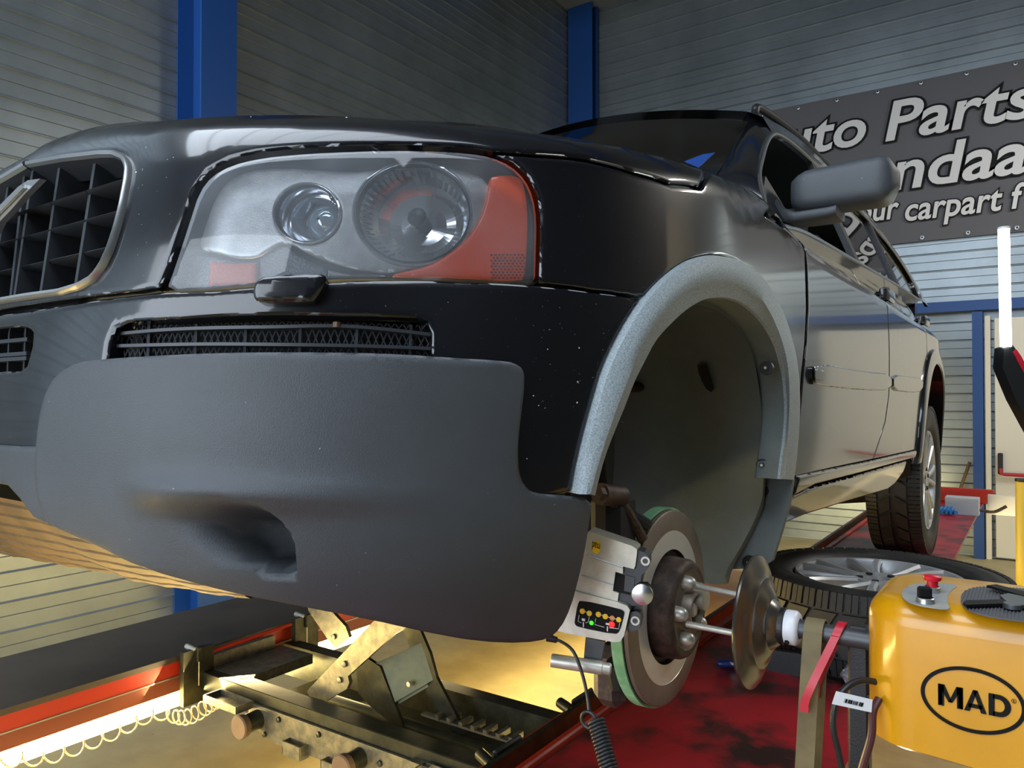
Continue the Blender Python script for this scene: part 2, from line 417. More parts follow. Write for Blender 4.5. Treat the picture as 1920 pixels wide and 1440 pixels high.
    for li,q_ in enumerate(loops):
        Pb=lift(ch,q_,off,disp);Nb=nrm(Pb,disp);Pt=Pb-Nb*er;tt=th if li==0 or hth is None else hth
        Td=np.roll(Pb,-1,0)-np.roll(Pb,1,0);Td/=np.linalg.norm(Td,axis=1)[:,None]+1e-12
        sd=np.cross(Td,Nb)*(1 if area2(q_)>0 else -1)*(1 if li==0 else -1);n=len(Pb)
        V+=[Pt,Pb-Nb*tt];NV+=[sd,sd]
        for i in range(n):
            j=(i+1)%n;f=(b+i,b+n+i,b+n+j,b+j)
            if both and abs(Pb[i,0])<.002 and abs(Pb[j,0])<.002: continue
            a0=Pt[i];fnn=np.cross((Pb-Nb*tt)[i]-a0,Pt[j]-a0)
            Fc.append(f if fnn@sd[i]>0 else f[::-1])
        b+=2*n
    V=np.vstack(V);NV=np.vstack(NV)
    if both or mirror:
        Vm=V*A(-1,1,1);Nm=NV*A(-1,1,1);Fm=[tuple(i for i in f[::-1]) for f in Fc]
        if both:
            Fc=Fc+[tuple(i+len(V) for i in f) for f in Fm];V=np.vstack([V,Vm]);NV=np.vstack([NV,Nm])
        else: V,NV,Fc=Vm,Nm,Fm
    return mk(name,V,Fc,mat_,parent,local=True,normals=NV)
def skincurve(L,off,n=None,closed=False,it=0,sm=0):
    P=toks(L,off)
    if sm:P=cat(P,sm,closed)
    if n:P=resamp(P,n,closed)
    return P
CM=Matrix([list(RM[i])+[CO[i]] for i in range(3)]+[[0,0,0,1]])
car=thing('car','black car with grey lower bumper, jacked up with its front wheel off','car',M=CM)
MX=A(-1,1,1)
def both(name,mb,mat_,parent,sub=None,**k):
    """left part and its mirror image on the far side"""
    a=mb.build(name,mat_,parent,local=True,**k);m=MB();m.v=[(-v[0],v[1],v[2]) for v in mb.v];m.f=[f[::-1] for f in mb.f];m.mi=mb.mi
    b=m.build(name,mat_,parent,local=True,**k);return a,b
# ---- painted panels
GR=[(0,325),(50,308),(117,296),(187,288),(213,288),(232,296),(239,313),(236,340),(227,387),(217,427),(204,467),(190,497),(173,520),(147,535),(110,546),(50,554),(0,558)]
def xz(px,py): p=hit(px,py);return p
zt=hit(0,325)[2];zb=hit(0,558)[2]
gt=hit(50,308)[2];gb=hit(50,554)[2]
HL=[(302,545),(320,500),(347,417),(366,358),(393,323),(433,302),(483,290),(567,282),(640,278),(700,276),(800,276),(883,281),(923,288),(960,305),(989,333),(1004,367),(1010,407),(1009,467),(1007,532),(983,531),(867,524),(727,522),(633,523),(560,527),(483,533),(400,541)]
GRc=[('f',0.,gt+.0015)]+GR[1:-1]+[('f',0.,gb-.002)]
hoodline=[(923,284),(1000,289),(1094,297),(1188,322),(1258,345),(1314,352)]
hood_out=[('f',0.,gt+.006),(50,306),(117,293),(187,285),(214,284),(235,292),(243,313),(240,341),(231,388),(221,428),(208,468),(194,499),(176,523),(148,539),(110,550),(50,558),('f',0.,gb-.006),('f',0.,gb-.018),(50,571),(110,563),(190,552),(250,545),(297,538),(314,498),(341,415),(360,355),(388,318),(430,296),(480,284),(567,275),(640,271),(700,269),(800,269),(883,274),(922,281),(1000,287),(1094,295),(1188,320),(1258,343),(1312,349),('t',.70,.47),('t',.5,.43),('t',.25,.40),('t',0.,.39)]
panel('hood',hood_out,M['paint'],car,g=.022,both=True,it=0,th=.02,er=.004)
fend=[(1013,530),(1015,467),(1016,407),(1010,365),(994,331),(964,302),(932,288),(1000,293),(1094,301),(1188,326),(1258,349),(1314,356),(1319,352),(1326,330),('t',.745,.50),('t',.80,.53),('s',.47,1.06),(1433,404),(1470,428),(1500,454),(1509,475),(1512,580),(1509,640),(1503,700),(1496,780),(1484,893),(1473,890),(1484,840),(1490,790),(1491,735),(1488,690),(1482,648),(1470,608),(1455,570),(1434,534),(1408,507),(1377,487),(1350,479),(1325,478),(1293,486),(1265,502),(1234,529),(1210,557),(1120,544)]
for mr in (False,True): panel('fender',fend,M['paint'],car,g=.022,it=0,th=.02,mirror=mr)
bgap=.004
MESH=[(197,676),(203,643),(213,614),(238,603),(330,597),(480,590),(640,592),(780,596),(803,603),(811,625),(810,675)]
LG=[('f',0.,.60),(30,613),(50,616),(60,625),(58,650),(50,682),(35,694),('f',0.,.50)]
z1=hit(30,613)[2];z2=hit(30,694)[2];z3=hit(30,586)[2];z4=hit(30,836)[2]
bump_out=[('f',0.,z3),(50,583),(110,573),(190,561),(300,548),(400,545),(483,537),(633,528),(867,528),(1007,536),(1120,549),(1203,561),(1178,596),(1150,645),(1130,695),(1113,750),(1096,815),(1082,875),(1072,922),(1010,940),(960,915),(800,840),(500,830),(200,850),(95,850),('f',0.,z4-.006),('f',0.,z2-.002),(35,695),(50,684),(59,650),(61,625),(51,616),(30,612),('f',0.,z1+.001)]
mh=[(197,690),(203,643),(213,614),(238,603),(330,597),(480,590),(640,592),(780,596),(803,603),(811,625),(812,690)]
panel('bumper',bump_out,M['paint'],car,g=.022,it=0,th=.03,holes=[mh],both=True,hth=.035,er=.005)
# ---- grey lower cladding with the moulded fog-lamp pocket
pk=tocart('sph',toks([(285,930),(330,922),(440,928),(505,950),(545,985),(572,1075),(520,1078),(450,1066),(385,1045),(330,1015),(300,985)]))
pk=chaikin(pk,2)
cz0=tocart('sph',hit(330,925)[None])[0];cz1=tocart('sph',hit(660,930)[None])[0];cz2=tocart('sph',hit(860,935)[None])[0]
pkl=pk[:,0].min();pkr=pk[:,0].max()
def segd(q,L):
    d=np.full(len(q),9.)
    for i in range(len(L)):
        a,b=L[i],L[(i+1)%len(L)];ab=b-a;t=np.clip(((q-a)@ab)/(ab@ab+1e-12),0,1);d=np.minimum(d,np.linalg.norm(q-a-t[:,None]*ab,axis=1))
    return d
def cdisp(P):
    sh=P.shape[:-1];q=tocart('sph',P.reshape(-1,3));al=q[:,0]
    cr_=np.interp(al,[cz0[0],cz1[0],cz2[0]],[cz0[1],cz1[1],cz2[1]])
    fade=sst((cz2[0]+.02-al)/.16)*sst((al-cz0[0]+.04)/.05)
    r=-.006*fade*sst((cr_-q[:,1]+.002)/.02)+.011*fade*np.exp(-((q[:,1]-cr_)/.0095)**2)
    m=inpoly(q,pk);dd=np.zeros(len(q));dd[m]=segd(q[m],pk)
    ramp=sst((al-pkl)/(pkr-pkl)*1.15)
    r-=(.060*ramp+.003)*sst(dd/(.007+.055*(1-ramp)))
    return r.reshape(sh)
clad=[(92,768),(104,731),(124,701),(158,683),(200,678),(300,672),(480,666),(600,666),(740,669),(860,677),(945,682),(972,686),(988,697),(992,715),(988,760),(980,820),(979,870),(984,900),(996,918),(1012,927),(1060,931),(1116,937),(1112,975),(1103,1030),(1092,1080),(1077,1135),(1058,1174),(1033,1196),(985,1204),(900,1201),(800,1184),(700,1162),(560,1137),(430,1112),(330,1085),(260,1058),(200,1026),(150,1006),(110,987),(96,970),(84,930),(80,880),(84,830)]
panel('lower_bumper_cladding',clad,M['clad'],car,g=.0062,off=.012,it=1,th=.014,er=.006,disp=cdisp,step=.009)
panel('lower_bumper_cladding',clad,M['clad'],car,g=.02,off=.012,it=1,th=.03,er=.006,mirror=True)
z5=hit(30,840)[2];z6=hit(10,905)[2]
cc=[('f',0.,z5),(40,838),(86,838),(83,880),(87,930),(98,970),(104,986),(92,982),(72,972),(45,936),(22,911),('f',0.,z6)]
panel('centre_bumper_cladding',cc,M['clad'],car,g=.015,off=.006,it=0,th=.03,both=True)
# undertray that hangs behind the bumper edge, lit by the lift lamps
be=np.array([cpl(x,y,(0,1,0),-.62) for x,y in [(-160,1016),(0,1039),(130,1062),(215,1077),(262,1092),(335,1103),(430,1119),(470,1122)]])
be=resamp(cat(be,6),80);be=be[be[:,0]>-.80];be=resamp(be,80);be[:,2]+=.0012*np.sin(be[:,0]*47)+.0006*np.sin(be[:,0]*113)
te=be.copy();te[:,1]=-.80;te[:,2]=.37+.0*be[:,0];te[:,2]=np.maximum(te[:,2],be[:,2]+.02);C=[]
for k in np.linspace(0,1,43):
    C.append(te*(1-k)+be*k+A(0,-.016,-.006)*math.sin(math.pi*k)+(A(0,.006,.0) if int(round(k*42))%6==3 else 0))
m=MB().loft(C);m.loft([C[-1],C[-1]+A(0,.012,.004),C[-1]+A(0,.10,.03)])
m.build('undertray',M['tray'],car,local=True,smooth=25)
# ---- grille
GP=resamp(np.array([tok(t,.004) for t in GRc]),90)
ring=MB()
T=np.gradient(GP,axis=0);T/=np.linalg.norm(T,axis=1)[:,None];Nn=nrm(GP);Sd=np.cross(T,Nn);C=[]
prof=[(-.0055,-.012),(-.0055,.002),(-.002,.0055),(.003,.003),(.0045,-.004)]
cen=GP.mean(0)
sg=np.where(((GP-cen)*Sd).sum(1)>0,1,-1)[:,None]
for a,b in prof: C.append(GP-Sd*sg*(a*1.)+Nn*b)
ring.loft(C);R2=[GP-Sd*sg*a+Nn*b for a,b in((.0045,-.004),(.006,-.03),(.010,-.05))];r2=MB().loft(R2);rv=ring.v;nr=len(rv);ring.add([(-v[0],v[1],v[2]) for v in rv],[f[::-1] for f in ring.f[:]])
ring.build('grille_surround',M['chrome'],car,local=True,smooth=50);both('grille_shroud',r2,M['grilleplastic'],car,smooth=50)
GI=np.array([tok(t) for t in GRc])
def gz(x,top):
    q=GI[:6] if top else GI[12:];o=np.argsort(q[:,0]);return np.interp(x,q[o,0],q[o,2])
gr=MB()
ribs=[((115,330),(88,533)),((182,317),(153,525)),((48,350),(32,545))]
rx=[]
for a,b in ribs:
    p=cpl(*a,(0,1,0),-.835);q=cpl(*b,(0,1,0),-.85);rx.append((p,q))
sp=abs(rx[0][0][0]-rx[2][0][0])
xs_=[(p[0],q[0]) for p,q in rx];xs_.append((max(.0,xs_[2][0]-sp),max(0.,xs_[2][1]-sp)))
for (xt,xb) in xs_:
    for s in (1,-1):
        zt_,zb_=gz(xt,True)+.01,gz(xb,False)-.01
        if xt<.02 and s<0: continue
        for w,y0,y1 in ((.0045,-.862,-.79),):
            V=[(s*xt-w,y0+.025,zt_),(s*xt+w,y0+.025,zt_),(s*xt+w*1.8,y1,zt_),(s*xt-w*1.8,y1,zt_),(s*xb-w,y0,zb_),(s*xb+w,y0,zb_),(s*xb+w*1.8,y1,zb_),(s*xb-w*1.8,y1,zb_)]
            gr.add(V,[(0,1,2,3),(7,6,5,4),(0,4,5,1),(1,5,6,2),(2,6,7,3),(3,7,4,0)])
rows=[cpl(*p,(0,1,0),-.84)[2] for p in ((140,372),(120,430),(110,490))]
cols=sorted(set([round(x[0],4) for x in xs_]+[gz and .36]))
for zr in rows:
    edge=[p[0] for p in GI if abs(p[2]-zr)<.03];xm=max(edge) if edge else .3
    L_=[c for c in cols if c<xm-.02]+[xm]
    for a,b in zip(L_[:-1],L_[1:]):
        for s in(1,-1):
            cx=s*(a+b)/2;w=(b-a)-.004
            gr.loft([np.array([(cx-w/2,-.845,zr-.004),(cx-w/2,-.852,zr),(cx-w/2,-.845,zr+.004),(cx-w/2,-.79,zr+.006),(cx-w/2,-.79,zr-.006)]),np.array([(cx+w/2,-.845,zr-.004),(cx+w/2,-.852,zr),(cx+w/2,-.845,zr+.004),(cx+w/2,-.79,zr+.006),(cx+w/2,-.79,zr-.006)])],True,True)
gr.build('grille_ribs',M['grilleplastic'],car,local=True,smooth=30)
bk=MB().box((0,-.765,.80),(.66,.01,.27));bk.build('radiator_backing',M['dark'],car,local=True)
# diagonal badge bar and ring
bp=[cpl(x,y,(0,1,0),-.885) for x,y in [(75,335),(52,338),(34,350),(0,384)]];bq=[cpl(x,y,(0,1,0),-.885) for x,y in [(0,415),(22,392),(48,362)]]
dv=bp[3]-bp[2];dv/=np.linalg.norm(dv);dv=A(-.80,0,-.60)
poly=bp+[bp[3]+dv*.36,bq[0]+dv*.36]+bq
em=MB().prism(poly,(0,.010,0));mid=[bp[1]*.5+bq[2]*.5+A(0,-.003,0),bp[3]*.45+bq[0]*.55+A(0,-.003,0)];mid.append(mid[1]+dv*.36)
em.tube(mid,.004,6)
o=em.build('badge_bar',M['chrome'],car,local=True)
ec=mid[1]+dv*.10
MB().lathe([(-.006,.034),(-.010,.040),(-.006,.046),(.004,.046),(.004,.034)],ec+A(0,-.004,0),(0,1,0),40,closed=True).build('badge_ring',M['chrome'],o,local=True)
# ---- lower centre grille
lg=MB()
for s in(1,-1):
    for zr in (z1-.018,z1-.040,z2+.02):
        lg.box((s*.075,-.89,zr),(.17,.02,.006))
    for x in(.02,.08,.14): lg.box((s*x,-.885,(z1+z2)/2),(.004,.02,.09))
lg.build('lower_grille',M['grilleplastic'],car,local=True)
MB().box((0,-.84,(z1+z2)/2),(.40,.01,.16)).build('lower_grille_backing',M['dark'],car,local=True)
# ---- mesh grille under the headlight: bars and criss-cross strands follow the skin behind the opening
ex=toks(MESH);MQ=tocart('sph',ex)
def mp(a,b,off): return lift('sph',np.array([[a,b]]),off,None)[0]
def mpx(x,y): return tocart('sph',hit(x,y)[None])[0]
gm=MB()
Lb=[[(203,620),(290,612),(480,606),(640,604),(810,621)],[(200,643),(300,640),(480,639),(640,641),(810,647)]]
Lt=[(213,614),(238,604),(330,598),(480,592),(640,593),(780,597),(806,606)]
Lbt=[(190,690),(480,682),(815,690)]
def strip(L,off,r,n=40):
    q=np.array([mpx(*p) for p in L]);q=resamp(cat(q,6),n);return lift('sph',q,off,None)
for L in Lb:
    c=strip(L,-.014,0);gm.loft([c+nrm(c)*.004+A(0,0,.0022),c+nrm(c)*.004-A(0,0,.0022),c-nrm(c)*.012-A(0,0,.0022),c-nrm(c)*.012+A(0,0,.0022)],False,False,wrap=True)
gm.build('mesh_grille_bars',M['grilleplastic'],car,local=True)
rows_=[np.array([mpx(*p) for p in L]) for L in ([(200,600),(330,595),(480,590),(640,591),(812,597)],Lb[0],Lb[1],[(195,676),(480,668),(640,670),(815,676)])]
rows_=[resamp(cat(q,6),400) for q in rows_]
gm=MB();n=400;period=400/47.
for R in range(3):
    for k in range(47):
        for s in (1,-1):
            a=k*period;b=a+period
            u0,u1=(a,b) if s>0 else (b,a)
            def gp(u,v):
                i=min(int(u),398);f=u-i;t_=rows_[R][i]*(1-f)+rows_[R][i+1]*f;b_=rows_[R+1][i]*(1-f)+rows_[R+1][i+1]*f;return t_*(1-v)+b_*v
            q=np.array([gp(min(u0+(u1-u0)*v,399),v) for v in (0.06,.5,.94)])
            gm.tube(lift('sph',q,-.022,None),.0013,4,caps=False)
# verticals
for fx in (255,345,440,545,654,758):
    q=[]
    for y in (598,640,680): q.append(mpx(fx-(y-598)*.05,y))
    c=lift('sph',np.array(q),-.018,None);gm.tube(c,.0026,4)
gm.build('mesh_grille',M['grilleplastic'],car,local=True,smooth=0)
q=edgeres(np.array([mpx(*p) for p in [(190,600),(480,584),(820,592),(822,692),(480,684),(188,695)]]),.02)
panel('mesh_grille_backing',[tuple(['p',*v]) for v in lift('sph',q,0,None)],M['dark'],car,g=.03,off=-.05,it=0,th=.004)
m=MB().box(hit(613,606)+A(0,.016,0),(.008,.005,.007),RZ);m.build('leaf_bit',M['wood'],car,local=True)
rn=random.Random(11);ch=MB()
spots=[(840,567),(1030,618),(1027,655),(1050,607),(1086,652),(1082,755),(1083,716),(1010,760),(1022,765),(1018,752),(988,860),(1000,742),(470,219),(650,220),(325,295),(255,323),(1148,655),(1120,800)]+[(rn.uniform(1000,1170),rn.uniform(560,800)) for _ in range(34)]+[(rn.uniform(250,330),rn.uniform(260,480)) for _ in range(14)]
for i,(x,y) in enumerate(spots):
    p=hit(x,y,.0004);nn_=nrm(p)[0];a_,u_,v_=basis(nn_);s_=rn.uniform(.0005,.0019) if i<18 else rn.uniform(.0003,.0008);k_=[p+(u_*math.cos(t)+v_*math.sin(t)*rn.uniform(.5,1.1))*s_*rn.uniform(.6,1.2) for t in np.linspace(0,2*math.pi,7,endpoint=False)]
    ch.add(k_,[tuple(range(7))])
props(ch.build('paint_chips',mat('chip_white','#c8ccd0',.6),car,local=True,smooth=0),kind='stuff')
# ---- headlamp washer cover
wc=[(498,545),(505,536),(520,530),(622,527),(632,533),(628,545),(612,572),(604,578),(510,579),(499,574),(495,560)]
for mr in (False,True): panel('washer_cover',wc,M['paint'],car,g=.006,off=.022,th=.03,er=.008,it=1,mirror=mr)
# ------------------------------------------------------------------ headlights
def inner(L,off,it=1,**k): return L
def hl_side(mr):
    hl=panel('headlight',[(x,y) for x,y in HL],M['lens'],car,g=.018,off=-.002,it=1,th=.012,er=.007,mirror=mr)
    hl['label']='clear headlight cover with a dusty top'
    def P(name,L,mt,off,it=1,g=.014,**k): return panel(name,L,mt,hl,g=g,off=off,it=it,mirror=mr,**k)
    big=[(300,552),(312,500),(338,415),(360,350),(388,315),(430,294),(480,282),(567,274),(700,268),(883,272),(930,280),(970,300),(998,330),(1012,365),(1018,407),(1017,467),(1015,540),(867,534),(633,534),(483,543)]
    P('housing',big,M['hlgrey'],-.085,th=.01)
    P('seal',[(302,545),(320,500),(347,417),(366,358),(393,323),(433,302),(483,290),(567,282),(640,278),(700,276),(800,276),(883,281),(923,288),(960,305),(989,333),(1004,367),(1010,407),(1009,467),(1007,532),(983,531),(867,524),(727,522),(633,523),(560,527),(483,533),(400,541)],M['hlgrey'],-.03,it=0,
      holes=[[(318,538),(335,490),(360,415),(378,365),(402,332),(440,312),(490,300),(567,293),(640,289),(700,287),(800,287),(878,292),(920,300),(950,316),(974,340),(988,370),(996,410),(996,467),(992,522),(983,524),(867,518),(727,517),(633,517),(560,521),(483,527),(400,535)]],er=.002,th=.05)
    # satin bezel round the lamps
    bez=[(370,468),(384,420),(402,370),(428,336),(470,318),(530,313),(600,318),(660,322),(720,316),(800,312),(870,318),(905,330),(918,350),(916,380),(903,412),(884,442),(858,468),(820,488),(770,503),(735,512),(700,510),(665,505),(620,492),(580,476),(545,456),(525,455),(505,466),(480,482),(440,483),(405,472)]
    c1=[(578+62*math.cos(t),402+56*math.sin(t)) for t in np.linspace(0,2*math.pi,28,endpoint=False)]
    c2=[(776+112*math.cos(t),402+97*math.sin(t)) for t in np.linspace(0,2*math.pi,40,endpoint=False)]
    P('bezel',bez,M['bezel'],-.032,holes=[c1,c2],th=.006,er=.003,hth=.02)
    for (cx,cy,rx,ry,dp,nm) in ((578,402,62,56,.05,'small_lamp'),(776,402,112,97,.065,'main_lamp')):
        rim=toks([(cx+rx*math.cos(t),cy+ry*math.sin(t)) for t in np.linspace(0,2*math.pi,48,endpoint=False)],-.034)
        c=rim.mean(0);ax=-np.linalg.svd(rim-c)[2][2]
        if ax@(w2c(CAM)-c)<0: ax=-ax
        ax=ax*.55+A(0,-1,0)*.45;ax/=np.linalg.norm(ax)
        C=[];pr_=[(1.,0),(.985,.005),(.95,.003),(.93,-.004),(.91,-.012),(.86,-.020),(.74,-.034),(.58,-.044),(.40,-.050),(.22,-.053),(.10,-.054)] if nm=='main_lamp' else [(1.,0),(.97,.005),(.93,0),(.92,-.03),(.80,-.032),(.78,-.02),(.72,-.018),(.68,-.024),(.66,-.05),(.3,-.06),(.1,-.062)]
        mats=[]
        m=MB()
        for a,b in pr_: C.append(c+(rim-c)*a+ax*b)
        m.loft(C,True);V=m.v
        if mr: m.v=[(-v[0],v[1],v[2]) for v in V]
        o=m.build(nm,M['mirrorchrome'],hl,local=True,smooth=40 if nm=='small_lamp' else 0)
        k=MB().tube(np.array([c+(rim[t]-c)*1.0+ax*.004 for t in range(48)]),.0022,6,closed=True)
        if mr:k.v=[(-v[0],v[1],v[2]) for v in k.v]
        k.build('chrome_rim',M['mirrorchrome'],hl,local=True,smooth=60)
        # dark ring and knurled inner edge
        k=MB();cc=[]
        for a,b in ((.955,.004),(.955,-.004),(.925,-.004),(.925,.003)): cc.append(c+(rim-c)*a+ax*b)
        k.loft(cc,True,False,wrap=True)
        for t in range(0,48):
            p=c+(rim[t]-c)*.885;q=c+(rim[t]-c)*.80
            if nm=='main_lamp' and 16<=t<=34 or nm!='main_lamp' and (t<8 or t>40): k.tube([p+ax*-.008,q+ax*-.020],.0013,4)
        if mr:k.v=[(-v[0],v[1],v[2]) for v in k.v]
        k.build('lamp_ring',M['hldark'],hl,local=True)
        # lens / bulb shield
        k=MB()
        if nm=='small_lamp':
            r=np.linalg.norm(rim-c,axis=1).mean();k.lathe([(-.055,r*.60),(-.035,r*.62),(-.022,r*.50),(-.014,r*.28),(-.011,r*.05)],c+A(.012,0,-.004),ax,30)
            mt=M['ballglass']
        else:
            k.lathe([(-.07,.010),(-.02,.012),(-.012,.014),(-.008,.010),(-.006,.001)],c+A(.0,0,0),ax,20);mt=M['hldark']
        if mr:k.v=[(-v[0],v[1],v[2]) for v in k.v]
        k.build('projector' if nm=='small_lamp' else 'bulb_shield',mt,hl,local=True,smooth=50)
    # fluted facets inside the main reflector
    P('fluted_strip',[(306,538),(322,492),(360,476),(400,480),(440,490),(480,490),(481,532),(400,538)],M['flute'],-.03,it=0,th=.01)
    P('amber_bulb_block',[(392,489),(440,492),(478,492),(479,530),(430,533),(388,534)],M['amberdull'],-.027,it=0,th=.01)
    P('side_flute',[(486,484),(512,468),(535,460),(556,476),(590,494),(612,503),(612,521),(560,524),(486,530)],M['flute'],-.03,it=0,th=.01)
    P('clear_flute',[(614,505),(660,514),(722,514),(724,520),(660,520),(614,521)],M['bezel'],-.029,it=0,th=.01)
    P('amber_reflector',[(925,327),(970,327),(984,342),(991,385),(991,450),(987,510),(980,528),(867,520),(735,518),(740,512),(800,500),(846,474),(880,443),(902,408),(914,370),(918,340)],M['orange'],-.022,it=1,th=.012,g=.01)
    hx=MB()
    for i in range(9):
        for j in range(9):
            hx.box(hit(922+7.2*i+(j%2)*3.6,478+5.4*j,-.0215),(.0035,.0035,.0030),ch=.0008)
    if mr:hx.v=[(-v[0],v[1],v[2]) for v in hx.v]
    hx.build('reflector_grid',M['amberdull'],hl,local=True)
M['hlgrey']=mat('lamp_housing_grey','#666b71',.65,0)
M['bezel']=mat('lamp_bezel_silver','#b4b4b4',.38,.55,noise=(60,'#a2a4a6',.4,.7),bump=(500,.2))
M['hldark']=mat('lamp_dark_ring','#2b2e33',.3,.2)
M['ballglass']=mat('projector_glass','#9fb0bd',.05,.6,coat=1)
M['flute']=mat('prism_plastic','#585c60',.25,.4,bump=(260,1.0))
M['amberdull']=mat('dull_amber','#b04418',.3,0,bump=(260,.8))
hl_side(False);hl_side(True)
# ------------------------------------------------------------------ wheel arch flare, liner
Z=lambda L:[(1050+x/2.88,440+y/2.88) for x,y in L]
fo=Z([(70,1395),(95,1250),(135,1080),(185,900),(235,730),(300,590),(370,460),(445,350),(530,255),(620,180),(700,135),(790,112),(860,115),(940,135),(1030,190),(1105,270),(1165,370),(1210,480),(1245,600),(1265,700),(1275,800),(1278,950),(1270,1100),(1258,1230),(1245,1320)])
fr=Z([(165,1400),(205,1250),(255,1090),(315,920),(370,780),(420,650),(480,530),(545,440),(620,350),(700,285),(780,250),(865,240),(945,252),(1020,290),(1090,350),(1140,430),(1180,520),(1210,610),(1232,720),(1240,850),(1238,960),(1232,1080),(1222,1200),(1212,1320)])
fi=Z([(190,1408),(215,1300),(250,1180),(300,1050),(350,930),(400,800),(460,680),(520,570),(600,480),(690,400),(780,350),(865,338),(940,350),(1010,385),(1080,450),(1130,520),(1170,600),(1200,700),(1218,800),(1226,950),(1216,1100),(1200,1220),(1188,1320)])
n=70
co=skincurve(fo,.002,n,sm=5);cm=skincurve(fr,.022,n,sm=5);ci=skincurve(fi,.008,n,sm=5)
cb=co+nrm(co)*.009+(cm-co)*.06
cin=ci-A(1,0,0)*.055
arcc=A(.93,-.02,.42)
C=[co-nrm(co)*.02,co,cb,(cb+cm)/2+nrm(cm)*.004,cm,cm*.8+ci*.2-nrm(cm)*.0015,cm*.3+ci*.7,ci,ci-A(.006,0,0)+(arcc-ci)*.004]
both('wheel_arch_flare',MB().loft(C),M['flare'],car,smooth=40)
both('arch_flange',MB().loft([ci-A(.006,0,0)+(arcc-ci)*.004,cin,cin+(arcc-cin)*.03]),M['liner'],car,smooth=40)
# liner shell
th_=np.linspace(math.radians(-38),math.radians(205),60);ly,lz,lr=-.015,.445,.43
ang=np.linspace(math.radians(184),math.radians(-40),64)
def ring_(x,r,zc=lz): return np.array([(x,ly-(-math.cos(a))*r*-1 if False else ly+math.cos(a)*r,zc+math.sin(a)*r) for a in ang])
# front end of the arc is at y<0 (angle 180), rear end at y>0 (angle 0)
def clipx(r):
    s_=lift('side',np.stack([r[:,1],np.clip(r[:,2],.2,1.)],1),0,None)[:,0]-.035;r[:,0]=np.minimum(r[:,0],s_);return r
C=[clipx(ring_(.89,.405)),clipx(ring_(.885,.435)),ring_(.80,.45),ring_(.72,.446+.006*np.sin(ang*8)[:,None][:,0]) if False else ring_(.72,.448),ring_(.70,.457),ring_(.60,.455),ring_(.50,.445),ring_(.48,.43)]
ml=MB().loft(C)
# inner wall with a strut opening
wall_out=ring_(.482,.435);hole=ring_(.482,.16,.50)
ml.loft([wall_out,ring_(.47,.30,.47)]);
both('wheel_arch_liner',ml,M['liner'],car,smooth=50)
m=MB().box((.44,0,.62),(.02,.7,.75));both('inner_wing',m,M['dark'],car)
# rear lower mud piece of the liner seen through the arch
mp_=[(1420,896),(1486,899),(1478,950),(1462,1005),(1447,1052),(1425,1066),(1338,1068),(1342,1040),(1385,1000),(1410,940)]
L3=[cpl(x,y,(0,1,-.28),.44-.28*.4) for x,y in mp_]
both('mud_shield',MB().prism(L3,(0,.02,0)),M['liner'],car)
for x,y in [(1437,690),(1430,872),(1428,921),(1404,1054),(1358,1064)]:
    p=cpl(x,y,(0,1,-.28),.435-.28*.4) if y>880 else cpl(x,y,(0,1,0),cin[int(n*.72),1]-.012 if y<800 else cin[int(n*.90),1]-.010)
    f_=MB().lathe([(0.004,.016),(-.004,.015),(-.004,.0065),(-.008,.006),(-.008,.0001)],p,(0,1,0),16).build('liner_fastener',M['plastic'],car,local=True)
    MB().lathe([(-.0085,.0035),(-.0095,.003),(-.0095,.0001)],p,(0,1,0),10).build('fastener_head',M['alu'],f_,local=True)
# flap pocket and the spring end
def linerhit(px,py,b=.012):
    o,d=cray(px,py);t=np.arange(1.,4,.002);P=o+d*t[:,None];r=np.hypot(P[:,1]-ly,P[:,2]-lz);k=(P[:,0]<.90)&((r>.446-b)|(P[:,0]<.49));return P[np.argmax(k)]
m=MB();pp=[linerhit(x,y) for x,y in Z([(742,702),(788,702),(810,770),(828,830),(815,850),(790,835),(765,790),(748,745)])]
m.prism(pp,(0,.004,0));m.build('liner_opening',M['dark'],car,local=True)
m=MB();p=linerhit(1195,727);m.tube([p+A(-.02,-.05,0),p,p+A(0,.03,.004),p+A(0,.045,-.003)],[.012,.013,.011,.004],10);m.build('fog_lamp_plug',M['rust'],car,local=True)
# ------------------------------------------------------------------ doors and side
fd=[('p',0,0,0)]
fdoor=[(1441,408),(1471,424),(1516,451),(1550,468),(1590,488),('s',1.62,1.118),('s',1.64,1.05),('s',1.645,.9),(1662,735),(1650,795),(1634,853),(1600,864),(1540,880),(1489,893),(1500,780),(1507,700),(1513,640),(1516,580),(1513,500),(1508,466),(1497,446),(1470,427)]
fdoor=[('s',.455,1.045),('s',.82,1.065),('s',1.2,1.09),('s',1.632,1.12),('s',1.645,1.0),('s',1.645,.8),('s',1.635,.64),('s',1.58,.54),('s',1.41,.414),('s',.9,.411),(1490,893),(1500,780),(1507,700),(1513,640),(1516,580),(1514,500),(1509,466),(1500,452),(1470,426)]
rdoor=[('s',1.642,1.122),('s',2.1,1.15),('s',2.55,1.175),('s',2.62,1.0),('s',2.60,.85),('s',2.50,.74),('s',2.41,.62),('s',2.35,.5),('s',2.29,.42),('s',1.42,.414),('s',1.59,.54),('s',1.645,.64),('s',1.655,.8),('s',1.655,1.0)]
E0=[('s',a[1],a[2]) if a[0]=='s' else a for a in rdoor]
quarter=[('s',2.56,1.175),('s',3.0,1.20),('s',3.4,1.20),('s',3.75,1.12),('s',3.85,.9),('s',3.85,.55),('s',3.70,.42),('s',3.36,.42),('s',3.33,.55),('s',3.25,.70),('s',3.12,.82),('s',2.95,.885),('s',2.78,.885),('s',2.62,.83),('s',2.61,.9),('s',2.63,1.0)]
